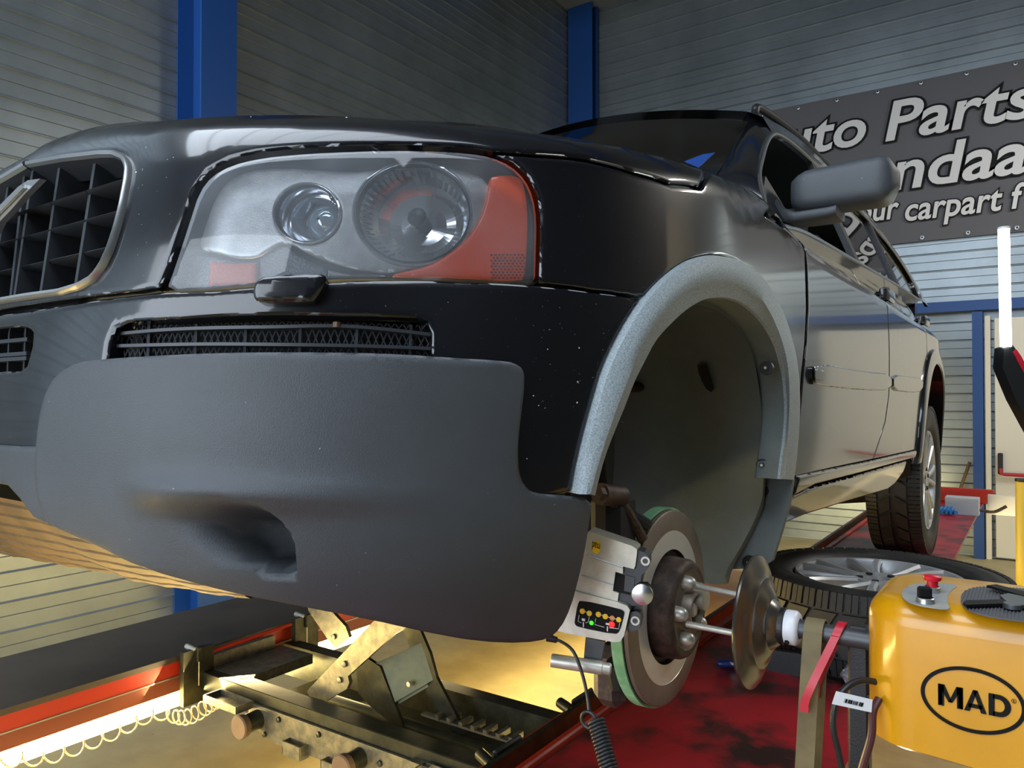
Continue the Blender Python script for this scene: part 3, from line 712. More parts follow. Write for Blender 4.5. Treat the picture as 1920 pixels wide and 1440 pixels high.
for mr in (False,True):
    d1=panel('front_door',fdoor,M['paint'],car,ch='side',g=.03,it=0,mirror=mr)
    d2=panel('rear_door',E0,M['paint'],car,ch='side',g=.03,it=0,mirror=mr)
    panel('rear_quarter',quarter,M['paint'],car,ch='side',g=.03,it=0,mirror=mr)
    panel('side_moulding',[('s',.575,.69),('s',1.2,.70),('s',1.63,.715),('s',1.635,.655),('s',1.2,.64),('s',.60,.632),('s',.58,.64)],M['paint'],d1,ch='side',g=.02,it=1,off=.012,th=.014,er=.006,mirror=mr)
    if not mr: 
        panel('moulding_badge',[(1519,690),(1536,694),(1538,706),(1535,716),(1520,713),(1518,702)],M['paint'],d1,ch='side',g=.005,off=.0135,it=1,th=.003,er=.0015)
    panel('side_moulding',[('s',1.665,.716),('s',2.1,.725),('s',2.40,.735),('s',2.37,.675),('s',2.1,.662),('s',1.665,.656)],M['paint'],d2,ch='side',g=.02,it=1,off=.012,th=.014,er=.006,mirror=mr)
    panel('sill_step',[('s',.49,.408),('s',1.4,.411),('s',2.30,.418),('s',2.26,.388),('s',1.2,.378),('s',.65,.376),('s',.465,.360)],M['paint'],car,ch='side',g=.02,it=0,off=.012,th=.03,er=.008,mirror=mr)
    panel('sill',[('s',.465,.350),('s',.65,.364),('s',1.2,.366),('s',2.16,.376),('s',2.14,.33),('s',2.02,.285),('s',1.9,.272),('s',1.1,.285),('s',.7,.29),('s',.47,.285)],M['paint'],car,ch='side',g=.02,it=0,off=-.004,th=.05,er=.008,mirror=mr)
# underside box behind the sill
MB().box((0,1.4,.36),(1.5,1.8,.06)).build('floor_pan',M['dark'],car,local=True)
# rear flare
aa=np.linspace(math.radians(185),math.radians(-12),50);rc=(2.857,.40)
def rr(r,off,dx=0):
    y=rc[0]+np.cos(aa)*r;z=rc[1]+np.sin(aa)*r
    P=lift('side',np.stack([y,np.clip(z,.2,1.2)],1),off,None);return P-A(dx,0,0)
mf=MB().loft([rr(.50,-.015),rr(.50,.002),rr(.495,.012),rr(.455,.020),rr(.43,.018),rr(.425,.012),rr(.425,-.06)])
both('rear_arch_flare',mf,M['flare2'] if 'flare2' in M else M['paint'],car,smooth=40)
C=[[(x,rc[0]+math.cos(a)*r,rc[1]+math.sin(a)*r) for a in np.linspace(math.radians(200),math.radians(-20),40)] for x,r in ((.90,.44),(.72,.46),(.55,.45),(.5,.05))]
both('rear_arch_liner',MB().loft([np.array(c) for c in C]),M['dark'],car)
# handles
for x,y,yy in ((1650,557,1.5),(1722,604,2.35)):
    for s in(1,-1):
        p=hit(x,y);c=p+A(.034,0,0);yv=p[1]
        h=MB();C=[]
        for t,w,o_ in ((-.112,.020,-.012),(-.108,.024,.004),(-.09,.026,.009),(-.05,.026,.010),(0,.026,.010),(.05,.025,.009),(.085,.022,.004),(.095,.012,-.012)):
            q=c+A(o_,t,0);C.append(np.array([q+A(.007*math.cos(u),0,w*math.sin(u)) for u in np.linspace(0,2*math.pi,14,endpoint=False)]))
        h.loft(C,True,True);h.cyl(p+A(0,-.085,0),p+A(.024,-.085,0),.010,n=10);h.cyl(p+A(0,.08,0),p+A(.024,.08,0),.009,n=10)
        h.v=[(s*v[0],v[1],v[2]) for v in h.v];o=h.build('door_handle',M['handle'] if 'handle' in M else M['paint'],car,local=True,smooth=50)
        k=MB();u=np.linspace(0,2*math.pi,20,endpoint=False);q=lift('side',np.stack([yv+.045*np.cos(u),p[2]-.012+.026*np.sin(u)],1),.0015,None)
        q[:,0]*=s;k.add(np.vstack([q,q.mean(0)-A(s*.0,0,0)]),[(i,(i+1)%20,20) for i in range(20)]);k.build('handle_recess',M['dark'],o,local=True)
# ------------------------------------------------------------------ greenhouse
WN=(1,0,.42);WK=1.321
def wn(y,z,o=0): return A(WK-.42*z+o,y,z)
zb_=lambda y: 1.035+(y-.4)*.066
# roof edge line (y,z) and pillars on the window plane
roofL=[(.62,1.21),(.80,1.33),(1.0,1.44),(1.2,1.515),(1.5,1.565),(1.9,1.59),(2.4,1.59),(2.9,1.565),(3.3,1.51),(3.62,1.42)]
dlo=[(.425,1.02),(.45,1.09),(.52,1.17),(.66,1.26),(.83,1.36),(.99,1.44),(1.12,1.485),(1.35,1.525),(1.67,1.545),(2.4,1.545),(2.9,1.52),(3.25,1.46),(3.45,1.36),(3.42,1.23),(2.6,1.185),(1.63,1.125),(.82,1.072)]
ro=np.array([wn(y,z,.004) for y,z in roofL])
for s in(1,-1):
    side=MB()
    # band between roof edge and glass opening as one frame
    top=resamp(cat([wn(y,z,.006) for y,z in [(.40,1.035),(.44,1.12),(.56,1.215),(.72,1.315),(.90,1.41),(1.06,1.475),(1.3,1.535),(1.65,1.575),(2.4,1.585),(2.95,1.56),(3.35,1.49),(3.6,1.37),(3.66,1.22)]],5),90)
    bot=resamp(cat([wn(y,z,.0) for y,z in dlo[:14]],5),90)
    mid=top*.5+bot*.5+A(.004,0,.001)
    side.loft([top-A(.02,0,0),top,mid,bot,bot-A(.02,0,0)])
    side.v=[(s*v[0],v[1],v[2]) for v in side.v];side.build('window_frame',M['paint'],car,local=True,smooth=50)
    # bright trim
    tr=MB();loop=cat([wn(y,z,.004) for y,z in dlo],6,True)
    tr.tube(loop,.006,6,closed=True);tr.v=[(s*v[0],v[1],v[2]) for v in tr.v];tr.build('window_trim',M['chrome'],car,local=True,smooth=50)
    for nm,a,b in (('side_glass',1.66,2.60),('side_glass',2.68,3.5)):
        pts=[(y,z) for y,z in dlo]
        P2=np.array(pts);
        tq=np.linspace(a,min(b,3.40),14);up=np.interp(tq,[p[0] for p in dlo[:13]],[p[1] for p in dlo[:13]]);lo=np.interp(tq,[.425,.82,1.63,2.6,3.42],[1.02,1.072,1.125,1.185,1.23])
        g_=MB().loft([np.array([wn(y,z,-.012) for y,z in zip(tq,lo)]),np.array([wn(y,z,-.012) for y,z in zip(tq,up)])])
        g_.v=[(s*v[0],v[1],v[2]) for v in g_.v];g_.build(nm,M['glass'],car,local=True)
    for y0 in (1.60,2.63):
        pb=MB();z0=np.interp(y0,[.425,.82,1.63,2.6,3.42],[1.02,1.072,1.125,1.185,1.23]);z1_=np.interp(y0,[p[0] for p in dlo[:13]],[p[1] for p in dlo[:13]])
        pb.loft([np.array([wn(y0-.035,z0,-.02),wn(y0-.035,z0,.003),wn(y0+.035,z0,.003),wn(y0+.035,z0,-.02)]),np.array([wn(y0-.035+.05,z1_,-.02),wn(y0-.035+.05,z1_,.003),wn(y0+.035+.05,z1_,.003),wn(y0+.035+.05,z1_,-.02)])])
        pb.v=[(s*v[0],v[1],v[2]) for v in pb.v];pb.build('window_pillar',M['plastic'],car,local=True)
yb3=np.linspace(.40,3.45,50);zdl=np.interp(yb3,[.425,.82,1.63,2.6,3.42],[1.02,1.072,1.125,1.185,1.23])
zdt=np.interp(yb3,[.455,.82,1.2,1.632,2.1,2.55,3.0,3.45],[1.045,1.065,1.09,1.12,1.15,1.175,1.20,1.20])-.012
lo3=lift('side',np.stack([yb3,zdt],1),.001,None);hi3=np.array([wn(y,z+.004,.006) for y,z in zip(yb3,zdl)])
both('belt_strip',MB().loft([hi3-A(.02,0,0),hi3,lo3,lo3-A(.01,0,.01)]),M['paint'],car,smooth=60)
# windscreen pillar (painted) between the glass edge and the door frame
gl=[cpl(x,y,(1,0,.31),1.0965) for x,y in ((1348,325),(1366,296),(1381,264),(1403,227))]
gl=resamp(cat([gl[0]+A(.0,-.02,-.035)]+gl+[A(.60,1.12,1.585)],5),40)
fr_=resamp(cat([wn(y,z,.006) for y,z in [(.40,1.035),(.44,1.12),(.56,1.215),(.72,1.315),(.90,1.41),(1.06,1.475),(1.3,1.535)]],5),40)
both('windscreen_pillar',MB().loft([gl-A(.02,0,.02),gl,gl*.66+fr_*.34+A(.012,-.02,.004),gl*.33+fr_*.67+A(.012,-.012,.004),fr_]),M['paint'],car,smooth=60)
# windscreen
nW=24;rowsW=[]
for k in range(0,12):
    t=k/11;e=gl[int(round(t*34))] ;b=.20*(1-t)+.13*t
    rowsW.append(np.array([(e[0]*u,e[1]-b*(1-u*u)+.0,e[2]+(.012+.04*t)*(1-u*u)) for u in np.linspace(-1,1,nW)]))
ws_=MB().loft(rowsW).build('windscreen',M['glass'],car,local=True,smooth=60)
# roof
e0=np.array([(v[0],v[1],v[2]) for v in resamp(cat([A(.60,1.10,1.58),A(.615,1.4,1.61),A(.62,1.9,1.635),A(.61,2.6,1.63),A(.60,3.2,1.58),A(.57,3.65,1.47)],6),40)])
C=[]
for u in np.linspace(-1,1,25):
    c=e0.copy();c[:,0]*=u;c[:,2]+=.045*(1-u*u);c[:,1]-=np.linspace(.13,0,40)*(1-u*u);C.append(c)
MB().loft(C).build('roof',M['paint'],car,local=True,smooth=60)
topf=resamp(cat([wn(y,z,.006) for y,z in [(1.0,1.455),(1.3,1.535),(1.65,1.575),(2.4,1.585),(2.95,1.56),(3.35,1.49),(3.6,1.37)]],5),40)
both('roof_edge',MB().loft([e0,e0*.5+topf*.5+A(.012,0,.012),topf]),M['paint'],car,smooth=60)
rl=cat([A(.60,1.18,1.60),A(.60,1.26,1.64),A(.605,1.8,1.68),A(.60,2.6,1.68),A(.59,3.2,1.64),A(.58,3.3,1.60)],8)
both('roof_rail',MB().tube(rl,.014,8),M['plastic'],car,smooth=60)
# tail closes the body
MB().box((0,3.66,1.0),(1.5,.3,.9),ch=.1).build('tailgate',M['paint'],car,local=True)
MB().box((0,1.9,1.06),(1.4,2.9,.02)).build('cabin_floor',M['dark'],car,local=True)
for sx in(.40,-.40):
    for sy in(1.25,2.1):
        st=MB().box((sx,sy,1.15),(.46,.14,.42),ch=.05).build('seat',M['seat'],car,local=True)
        MB().box((sx,sy+.02,1.42),(.26,.10,.16),ch=.04).build('headrest',M['seat'],st,local=True)
# blue sticker behind the windscreen
bpy.context.view_layer.update()
def wsh(px,py):
    o_,d_=cray(px,py);r_=ws_.ray_cast(Vector(o_),Vector(d_));return np.array(r_[1])-d_*.004 if r_[0] else cpl(px,py,(0,1,0),.47)
bs=[wsh(*q) for q in ((1282,303),(1309,314),(1340,286),(1318,289))]
ms=MB().prism(bs,(0,.003,0));o=ms.build('windscreen_sticker',mat('blue_sticker','#173f86',.5),car,local=True)
# ------------------------------------------------------------------ door mirror
def mirror_(s):
    m=MB();C=[];xs0=.885;xs1=1.135
    for i,u in enumerate(np.linspace(0,1,15)):
        x=xs0+(xs1-xs0)*u;sc=min(1,(math.sin(math.pi*min(1,(u+.16)/.34)/2) if u<.18 else 1))*(math.sqrt(max(0,1-((u-.84)/.17)**2)) if u>.84 else 1);sc=max(sc,.18)
        h=(.055+.006*u)*sc;d=.058*max(sc,.3);zc=1.138+.006*u
        ring_=[]
        for a in np.linspace(0,2*math.pi,28,endpoint=False):
            cx_=math.copysign(abs(math.cos(a))**.55,math.cos(a));sz=math.copysign(abs(math.sin(a))**.55,math.sin(a))
            ring_.append((s*x,.655+d*cx_*(1 if cx_>0 else 1.05),zc+h*sz))
        C.append(np.array(ring_))
    m.loft(C,True,True);o=m.build('door_mirror',M['clad'],car,local=True,smooth=60)
    a=MB();C=[]
    for x,y,z,h,d in ((.862,.575,1.088,.026,.022),(.875,.605,1.075,.020,.030),(.90,.63,1.068,.017,.04),(.98,.645,1.072,.016,.05),(1.0,.65,1.076,.016,.05)):
        C.append(np.array([(s*x,y+d*math.copysign(abs(math.cos(t))**.6,math.cos(t)),z+h*math.copysign(abs(math.sin(t))**.6,math.sin(t))) for t in np.linspace(0,2*math.pi,20,endpoint=False)]))
    a.loft(C,True,True);a.build('mirror_arm',M['clad'],o,local=True,smooth=60)
    g=MB();t=[wn(.43,1.03,.002),wn(.46,1.10,.002),wn(.60,1.19,.002),wn(.70,1.075,.002)]
    t=[(s*p[0],p[1],p[2]) for p in t];g.prism(t,(-s*.02,0,0));g.build('mirror_foot',M['plastic'],o,local=True)
    MB().box((s*1.0,.718,1.135),(.20,.004,.07),ch=.001).build('mirror_glass',M['mirrorchrome'],o,local=True)
mirror_(1);mirror_(-1)
# ------------------------------------------------------------------ building
def struct(o): o['kind']='structure';return o
M['floor']=mat('concrete_floor','#a99e78',.55,0,noise=(3.5,'#8f8463',.35,.7),bump=(30,.2),speck=(25,.74,'#6d6449'))
M['wallm']=mat('galvanised_panel','#949da2',.38,.72,noise=(1.6,'#7d868b',.35,.7))
M['ceil']=mat('roof_sheet','#6e7478',.6,0)
XW,YB=-2.85,6.0
def ribwall(name,p0,p1,z0,z1,inn,mat_=None):
    """horizontal cladding planks with small laps; inn = direction into the room"""
    p0=A(*p0,0);p1=A(*p1,0);inn=A(*inn,0);C0=[];z=z0;k=0
    prof=[]
    while z<z1-.001:
        prof+=[(0,z+.002),(0,z+.072),(-.004,z+.075),(0,z+.078),(0,z+.136),(.012,z+.139),(.012,z+.142)];z+=.15
    prof.append((0,z1))
    a=[p0+inn*o+A(0,0,h) for o,h in prof];b=[p1+inn*o+A(0,0,h) for o,h in prof]
    return struct(MB().loft([np.array(a),np.array(b)]).build(name,mat_ or M['wallm'],smooth=0))
struct(MB().box((.9,0,-.05),(7.9,12.6,.1)).build('floor',M['floor']))
ribwall('wall_left',(XW,-6.2),(XW,YB),0,5.6,(1,0))
# back wall in two fields, left and right of the door frame
ribwall('wall_back',(XW,YB),(4.8,YB),0,5.6,(0,-1))
struct(MB().box((4.85,5.1,2.8),(.1,2.2,5.6)).build('wall_right',M['cream']));struct(MB().box((4.85,-1.1,2.8),(.1,10.2,5.6)).build('wall_right',mat('dark_reflection_wall','#34373a',.6)))  # front stretch of the unseen wall made dark for the car's reflections
wf=MB();wf.box((3.3,-6.2,2.8),(3.1,.1,5.6));wf.box((-.6,-6.2,5.1),(4.7,.1,1.0));struct(wf.build('wall_front',mat('dark_gate_wall','#3a3d42',.6)))
struct(MB().box((.9,0,5.65),(7.9,12.6,.1)).build('ceiling',M['ceil']))
rl_=MB().box((.9,-2.6,5.585),(6.8,2.8,.02));o=struct(rl_.build('window_1',mat('roof_light_sheet','#dfe8ee',.5,emit=('#dcebff',2.2))))
bars=MB()
for i in range(8): bars.box((-1.9+.8*i,-2.6,5.56),(.05,2.8,.04))
bars.build('window_bars',M['darkzinc'],o)
tr=MB()
for y in(-4.8,-.6,2.2,4.6): tr.box((.9,y,5.4),(7.7,.12,.3))
struct(tr.build('trim_1',M['blue']))
def column(name,c,sx,sy,z1,label):
    t=thing(name,label,'column',(c[0],c[1],0),'blue steel columns of the hall')
    m=MB();x,y=c
    m.box((x,y-sy/2+.006,z1/2),(sx,.012,z1));m.box((x,y+sy/2-.006,z1/2),(sx,.012,z1));m.box((x,y,z1/2),(.012,sy,z1));m.build('steel_profile',M['blue'],t)
    b=MB().box((x,y,.01),(sx+.06,sy+.06,.02));b.build('base_plate',M['darkzinc'],t)
    n=MB()
    for a in(-1,1):
        for d in (-1,1): n.cyl((x+a*(sx/2+.015),y+d*sy/3,.02),(x+a*(sx/2+.015),y+d*sy/3,.04),.012,n=6)
    n.build('anchor_bolts',M['darkzinc'],t)
    return t
# column 1 stands just off the left wall: web and flange visible
t=thing('steel_column','blue steel column on the left wall, nearest the camera','column',(-2.72,1.27,0),'blue steel columns')
m=MB();m.box((-2.60,1.31,2.8),(.012,.24,5.6));m.box((-2.72,1.30,2.8),(.25,.010,5.6));m.box((-2.84,1.31,2.8),(.010,.24,5.6));m.build('steel_profile',M['blue'],t)
MB().box((-2.72,1.31,.01),(.30,.30,.02)).build('base_plate',M['cream'],t)
t=thing('steel_column','blue steel column in the far corner behind the car','column',(-2.68,5.85,0),'blue steel columns')
MB().box((-2.68,5.83,2.8),(.30,.012,5.6)).box((-2.68,5.96,2.8),(.30,.012,5.6)).box((-2.68,5.9,2.8),(.012,.14,5.6)).build('steel_profile',M['blue'],t)
MB().box((-2.68,5.88,.01),(.34,.2,.02)).build('base_plate',M['cream'],t)
# door frame steelwork and the exit door
t=thing('door_portal','blue steel portal around the white exit door','frame',(1.01,5.94,0))
MB().box((1.015,5.90,1.0),(.075,.09,2.03)).build('portal_post',M['blue'],t)
MB().box((2.0,5.90,2.07),(3.1,.09,.085)).build('portal_beam',M['blue'],t)
MB().box((1.083,5.90,.99),(.04,.06,1.98),ch=.004).build('inner_post',M['doorwhite'],t)
d=struct(MB().box((1.75,5.93,.99),(1.24,.06,1.94),ch=.004).build('door_1',M['doorwhite']))
MB().box((1.165,5.90,.78),(.035,.06,.17),ch=.006).build('bar_bracket',M['plastic'],d)
MB().tube([(1.165,5.875,.74),(1.17,5.865,.70),(1.2,5.86,.697),(2.1,5.86,.697)],.014,10).build('panic_bar',mat('panic_bar_red','#a8191c',.4),d)
# ---- banner
def textgeo(s,shear=0.,bold=0.,res=5):
    cu_=bpy.data.curves.new('t','FONT');cu_.body=s;cu_.shear=shear;cu_.offset=bold;cu_.resolution_u=res
    o_=bpy.data.objects.new('t',cu_);S.collection.objects.link(o_);dg=bpy.context.evaluated_depsgraph_get();me=bpy.data.meshes.new_from_object(o_.evaluated_get(dg))
    V=np.array([tuple(v.co) for v in me.vertices]);Fc=[tuple(p.vertices) for p in me.polygons]
    bpy.data.objects.remove(o_);bpy.data.curves.remove(cu_);bpy.data.meshes.remove(me);return V,Fc
def place(s,org,ex,ey,h,parent,name,mt,outline=None,ref=None,width=None,right=False,shear=.18,bold=.018,lift_=.0015,nor=(0,-1,0)):
    """lettering: origin at the baseline, cap height h, optional total width of the part ref"""
    V,Fc=textgeo(s,shear,bold);cap=textgeo('H',0,bold)[0][:,1].max();sy=h/cap
    W0=textgeo(ref or s,shear,bold)[0];w=W0[:,0].max()-W0[:,0].min();sx=width/w if width else sy
    x0=V[:,0].max() if right else V[:,0].min()
    ex=np.array(ex,float);ey=np.array(ey,float);nor=np.array(nor,float)
    def T(V,l): return np.array(org)+np.outer((V[:,0]-x0)*sx,ex)+np.outer(V[:,1]*sy,ey)+nor*l
    if outline:
        V2,F2=textgeo(s,shear,bold+outline[0]);mk(outline[1],T(V2,lift_*.5)-0*nor,F2,outline[2],parent,smooth=0)
    return mk(name,T(V,lift_*1.5),Fc,mt,parent,smooth=0)
bn=thing('banner','dark grey shop banner with white lettering on the back wall','banner',(.2,5.97,3.3))
bx0,bx1,bz0,bz1=-1.15,3.1,2.655,4.05
fx=np.linspace(bx0,bx1,60);C=[[(x,5.955+.006*math.sin(x*2.3)+.004*math.sin(x*5+z*3),z) for z in np.linspace(bz0,bz1,12)] for x in fx]
C2=[[(p[0],p[1]+.004,p[2]) for p in c] for c in C]
mb_=MB();mb_.loft([np.array(c) for c in C]);mb_.build('vinyl_sheet',M['banner'],bn)
for i in range(12):
    for z in(bz0+.03,bz1-.03): MB().lathe([(0,.016),(.004,.016),(.005,.009),(0,.008)],(bx0+.06+i*.34,5.944,z),(0,-1,0),12).build('eyelet',M['chrome'],bn)
olk=(.036,'text_outline',M['black'])
yb=5.938
def bt(s,p,h,nm='lettering',**k):
    q=wpl(*p,(0,1,0),yb);return place(s,q,(1,0,0),(0,0,1),h,bn,nm,M['white'],outline=olk,**k)
bt('Auto',(1624,268),.335,right=True,ref='to',width=(wpl(1624,268,(0,1,0),yb)-wpl(1524,284,(0,1,0),yb))[0])
bt('Parts',(1660,264),.335,ref='Part',width=(wpl(1893,230,(0,1,0),yb)-wpl(1660,264,(0,1,0),yb))[0])
bt('ndaal',(1673,356),.345,ref='nda',width=(wpl(1864,320,(0,1,0),yb)-wpl(1673,356,(0,1,0),yb))[0])
bt('Your',(1686,408),.20,right=True,ref='ur',width=(wpl(1686,408,(0,1,0),yb)-wpl(1637,418,(0,1,0),yb))[0])
bt('carpart f',(1697,414),.20,ref='carpart',width=(wpl(1880,385,(0,1,0),yb)-wpl(1697,414,(0,1,0),yb))[0])
# ------------------------------------------------------------------ lift runways
t=thing('lift_runway','stained red lift runway under the car side nearest the camera','lift runway',(.82,2,0),'lift runways')
m=MB().box((.825,1.5,R0-.008),(.53,7.0,.016));m.build('deck',M['redpaint'],t)
m=MB();m.box((.575,1.5,R0-.055),(.012,7.0,.09));m.box((.80,1.5,R0-.08),(.30,6.8,.12));m.build('under_beam',M['redclean'],t)
m=MB();m.box((.515,1.5,R0-.04),(.03,7.0,.012));m.box((.50,1.5,R0-.006),(.012,7.0,.06));m.build('jack_rail',M['darkzinc'],t)
m=MB();m.box((.545,1.5,R0+.004),(.02,7.0,.02),ch=.004);m.box((.475,1.5,R0+.0),(.02,7.0,.012),ch=.003);m.build('rail_lip',M['redclean'],t)
for y in(-1.8,4.6):
    MB().box((.80,y,.235),(.30,.10,.47)).build('lift_leg',M['redclean'],t)
t=thing('lift_runway','lift runway on the far side, dirty deck coloured as in shadow, with clean red edge','lift runway',(-.9,2,0),'lift runways')
MB().box((-.90,1.3,R0-.008),(.42,7.4,.016)).build('deck',mat('shaded_dirty_deck','#4a4138',.6,0,noise=(5,'#3b342e',.4,.7)),t)  # dirt and the shadow on this deck both put into its dark colour
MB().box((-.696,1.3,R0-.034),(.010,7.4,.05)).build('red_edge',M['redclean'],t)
MB().box((-.700,1.3,R0-.084),(.012,7.4,.044)).box((-.9,1.3,R0-.08),(.30,7.2,.10)).build('under_beam',M['redbrown'] if 'redbrown' in M else mat('red_brown_edge_paint','#7c3a2c',.5),t)  # lip and beam below the edge in a darker red-brown
MB().box((-.690,1.3,R0-.060),(.004,7.4,.004)).build('edge_weld',M['chrome'],t)
for y in(-1.8,4.6):
    MB().box((-.90,y,.235),(.30,.10,.47)).build('lift_leg',M['redclean'],t)
t=thing('tube_lamp','long warm glowing lamp under the far runway edge','lamp',(-.72,.5,.43))
MB().box((-.715,.5,.430),(.016,4.6,.058),ch=.006).build('glowing_tube',M['led_y'],t)
MB().box((-.735,.5,.437),(.02,4.7,.05)).build('lamp_holder',M['darkzinc'],t)
area('lift_lamp_inner',(-.66,.3,.42),(-.1,.3,.15),4.2,.10,20,(1,.78,.36))
area('lift_lamp_outer',(-1.18,1.0,.42),(-2.2,1.0,1.25),5.0,.10,32,(1,.77,.34))
area('lift_lamp_up',(-.60,-.1,.50),(.1,-.75,1.0),1.6,.06,9,(1,.76,.36))
area('lift_lamp_near',(.42,.5,.40),(-.1,.5,.1),4.0,.10,16,(1,.78,.36))
area('lift_lamp_right',(1.16,2.6,.42),(2.2,2.6,.5),4.5,.10,20,(1,.80,.42))
area('lift_lamp_rear',(0,4.3,.40),(0,6,.5),2.0,.1,20,(1,.82,.38))
# ------------------------------------------------------------------ jack between the runways
jk=thing('jack_beam','scissor jack beam between the two lift runways, below the front bumper','jack',(0,.12,.5))
b=MB();b.box((-.10,-.035,.497),(1.14,.055,.014));b.box((-.10,-.062,.478),(1.14,.006,.05));b.box((-.10,.275,.497),(1.14,.05,.012));b.box((-.10,.30,.45),(1.14,.008,.10));b.box((-.10,.255,.45),(1.14,.006,.10));b.box((.0,.12,.415),(1.0,.30,.008))
b.build('beam_frame',M['darkzinc'],jk)
b=MB();b.prism([(-.40,-.068,.472),(.20,-.068,.472),(.20,-.068,.40),(-.30,-.068,.385),(-.43,-.068,.415)],(0,-.008,0))
b.box((.235,-.075,.43),(.06,.03,.10));b.build('front_plate',M['zinc'],jk)
for x in(-.37,.03):
    k=MB();k.cyl((x,-.075,.435),(x,-.125,.433),.026,n=24);k.build('pad_sleeve',M['darkzinc'],jk)
    k=MB();k.lathe([(0,.03),(.018,.033),(.022,.030),(.022,.018),(.020,.0001)],(x,-.120,.433),(0,-1,0),28);k.build('rubber_pad',M['wood'],jk)
for i,(x,z,w) in enumerate(((-.20,.40,.07),(-.05,.39,.07))):
    k=MB();k.box((x,-.10,z),(w,.004,.035));k.box((x-w/2,-.087,z),(.004,.03,.035));k.box((x+w/2,-.087,z),(.004,.03,.035));k.build('hook_bracket',M['zinc'],jk)
k=MB()
for x,z in((-.28,.455),(-.12,.455),(-.34,.40),(.1,.44)): k.lathe([(0,.008),(.006,.007),(.008,.0001)],(x,-.076,z),(0,-1,0),12)
k.build('bolt_heads',M['darkzinc'],jk)
def tracedp(nm,pts,Y,th,mt,holes=()):
    P=[wpl(x,y,(0,1,0),Y) for x,y in pts];m=MB().prism(P,(0,th,0));return m.build(nm,mt,jk,smooth=0)
tracedp('scissor_arm',[(736,1150),(700,1165),(575,1296),(580,1305),(612,1315),(625,1306),(650,1292),(655,1280),(652,1268),(738,1190),(770,1172),(775,1155)],.03,.012,M['zinc'])
tracedp('scissor_arm',[(575,1128),(578,1145),(612,1195),(628,1215),(655,1195),(648,1175),(625,1150),(615,1128)],.16,.012,M['zinc'])
tracedp('scissor_arm',[(668,1260),(690,1235),(712,1250),(756,1362),(748,1366),(700,1330),(672,1300)],.10,.010,M['darkzinc2'] if 'darkzinc2' in M else M['darkzinc'])
tracedp('scissor_arm',[(760,1160),(786,1178),(806,1225),(818,1270),(872,1375),(866,1384),(845,1370),(800,1300),(780,1240),(755,1180)],.16,.010,M['zincgreen'] if 'zincgreen' in M else M['darkzinc'])
m=MB();P=[wpl(*p,(0,1,0),.10) for p in ((700,1245),(735,1320))];Q=[wpl(*p,(0,1,0),.16) for p in ((790,1205),(812,1275))]
m.loft([np.array([P[0],P[1]]),np.array([Q[0],Q[1]])]);m.loft([np.array([P[0],P[1]])+A(0,.01,-.01),np.array([Q[0],Q[1]])+A(0,.01,-.01)]);m.build('link_plate',mat('olive_zinc','#55562f',.45,.2,noise=(20,'#454628',.4,.7)),jk)
k=MB()
for x,y,Y in((646,1245,.028),(637,1275,.028),(626,1194,.158)):
    p=wpl(x,y,(0,1,0),Y);k.lathe([(0,.0085),(.004,.0085),(.0045,.007),(.0045,.0001)],p,(0,-1,0),16)
k.build('pivot_pins',M['zinc'],jk)
MB().cyl(wpl(768,1282,(0,1,0),.12),wpl(768,1282,(0,1,0),.12)+A(0,-.006,0),.007,n=12).build('cross_bolt',M['alu'],jk)
MB().tube([(-.3,.12,.44),(.36,.12,.44)],.018,12).build('hydraulic_ram',M['darkzinc'],jk)
m=MB();m.box((.25,.15,.47),(.42,.02,.006));
for i in range(9): m.box((.10+i*.04,.16,.478),(.012,.05,.014))
m.build('locking_rack',M['zinc'],jk)
MB().box((-.58,.10,.49),(.16,.26,.03)).box((-.66,.05,.51),(.02,.30,.07)).build('left_trolley',M['zinc'],jk)
for (x,y,Y) in((-.655,-.08,0),(-.655,.33,0)):
    m=MB();m.box((x,y,.50),(.02,.10,.16));m.box((x+.01,y,.565),(.018,.022,.045),ch=.003);m.build('end_bracket',M['darkzinc'],jk)
    m=MB();m.cyl((x+.01,y-.012,.578),(x-.035,y-.012,.582),.008,n=12);m.cyl((x+.008,y,.56),(x+.008,y,.47),.003,n=8);m.build('locking_pin',M['alu'],jk)
MB().tube([(-.655,-.03,.555),(-.655,.27,.565)],.006,8).build('release_rod',M['redclean'],jk)
for (x,y) in((.475,-.10),(.475,.23)):
    m=MB();m.tube([(x-.03,y-.03,R0+.015),(x+.015,y-.05,R0+.012)],.013,14,caps=False);m.lathe([(0,.013),(0,.010),(-.02,.010)],(x+.015,y-.05,R0+.012),A(.045,-.02,-.003),14)
    m.build('roller_sleeve',M['darkzinc'],jk)
    MB().box((x,y+.03,R0-.01),(.012,.10,.07),ch=.004).build('end_hook',M['charcoal'],jk)
# tray box
m=MB();m.box((-.47,-.075,.47),(.15,.004,.02));m.box((-.47,-.13,.47),(.15,.004,.02));m.box((-.545,-.10,.47),(.004,.055,.02));m.box((-.395,-.10,.47),(.004,.055,.02));m.box((-.47,-.10,.462),(.15,.055,.003));m.build('small_parts_tray',M['zinc'],jk)
m=MB();m.box((.32,-.075,.47),(.15,.004,.025));m.box((.32,-.13,.47),(.15,.004,.025));m.box((.245,-.10,.47),(.004,.055,.025));m.box((.395,-.10,.47),(.004,.055,.025));m.build('small_parts_tray',M['zinc'],jk)
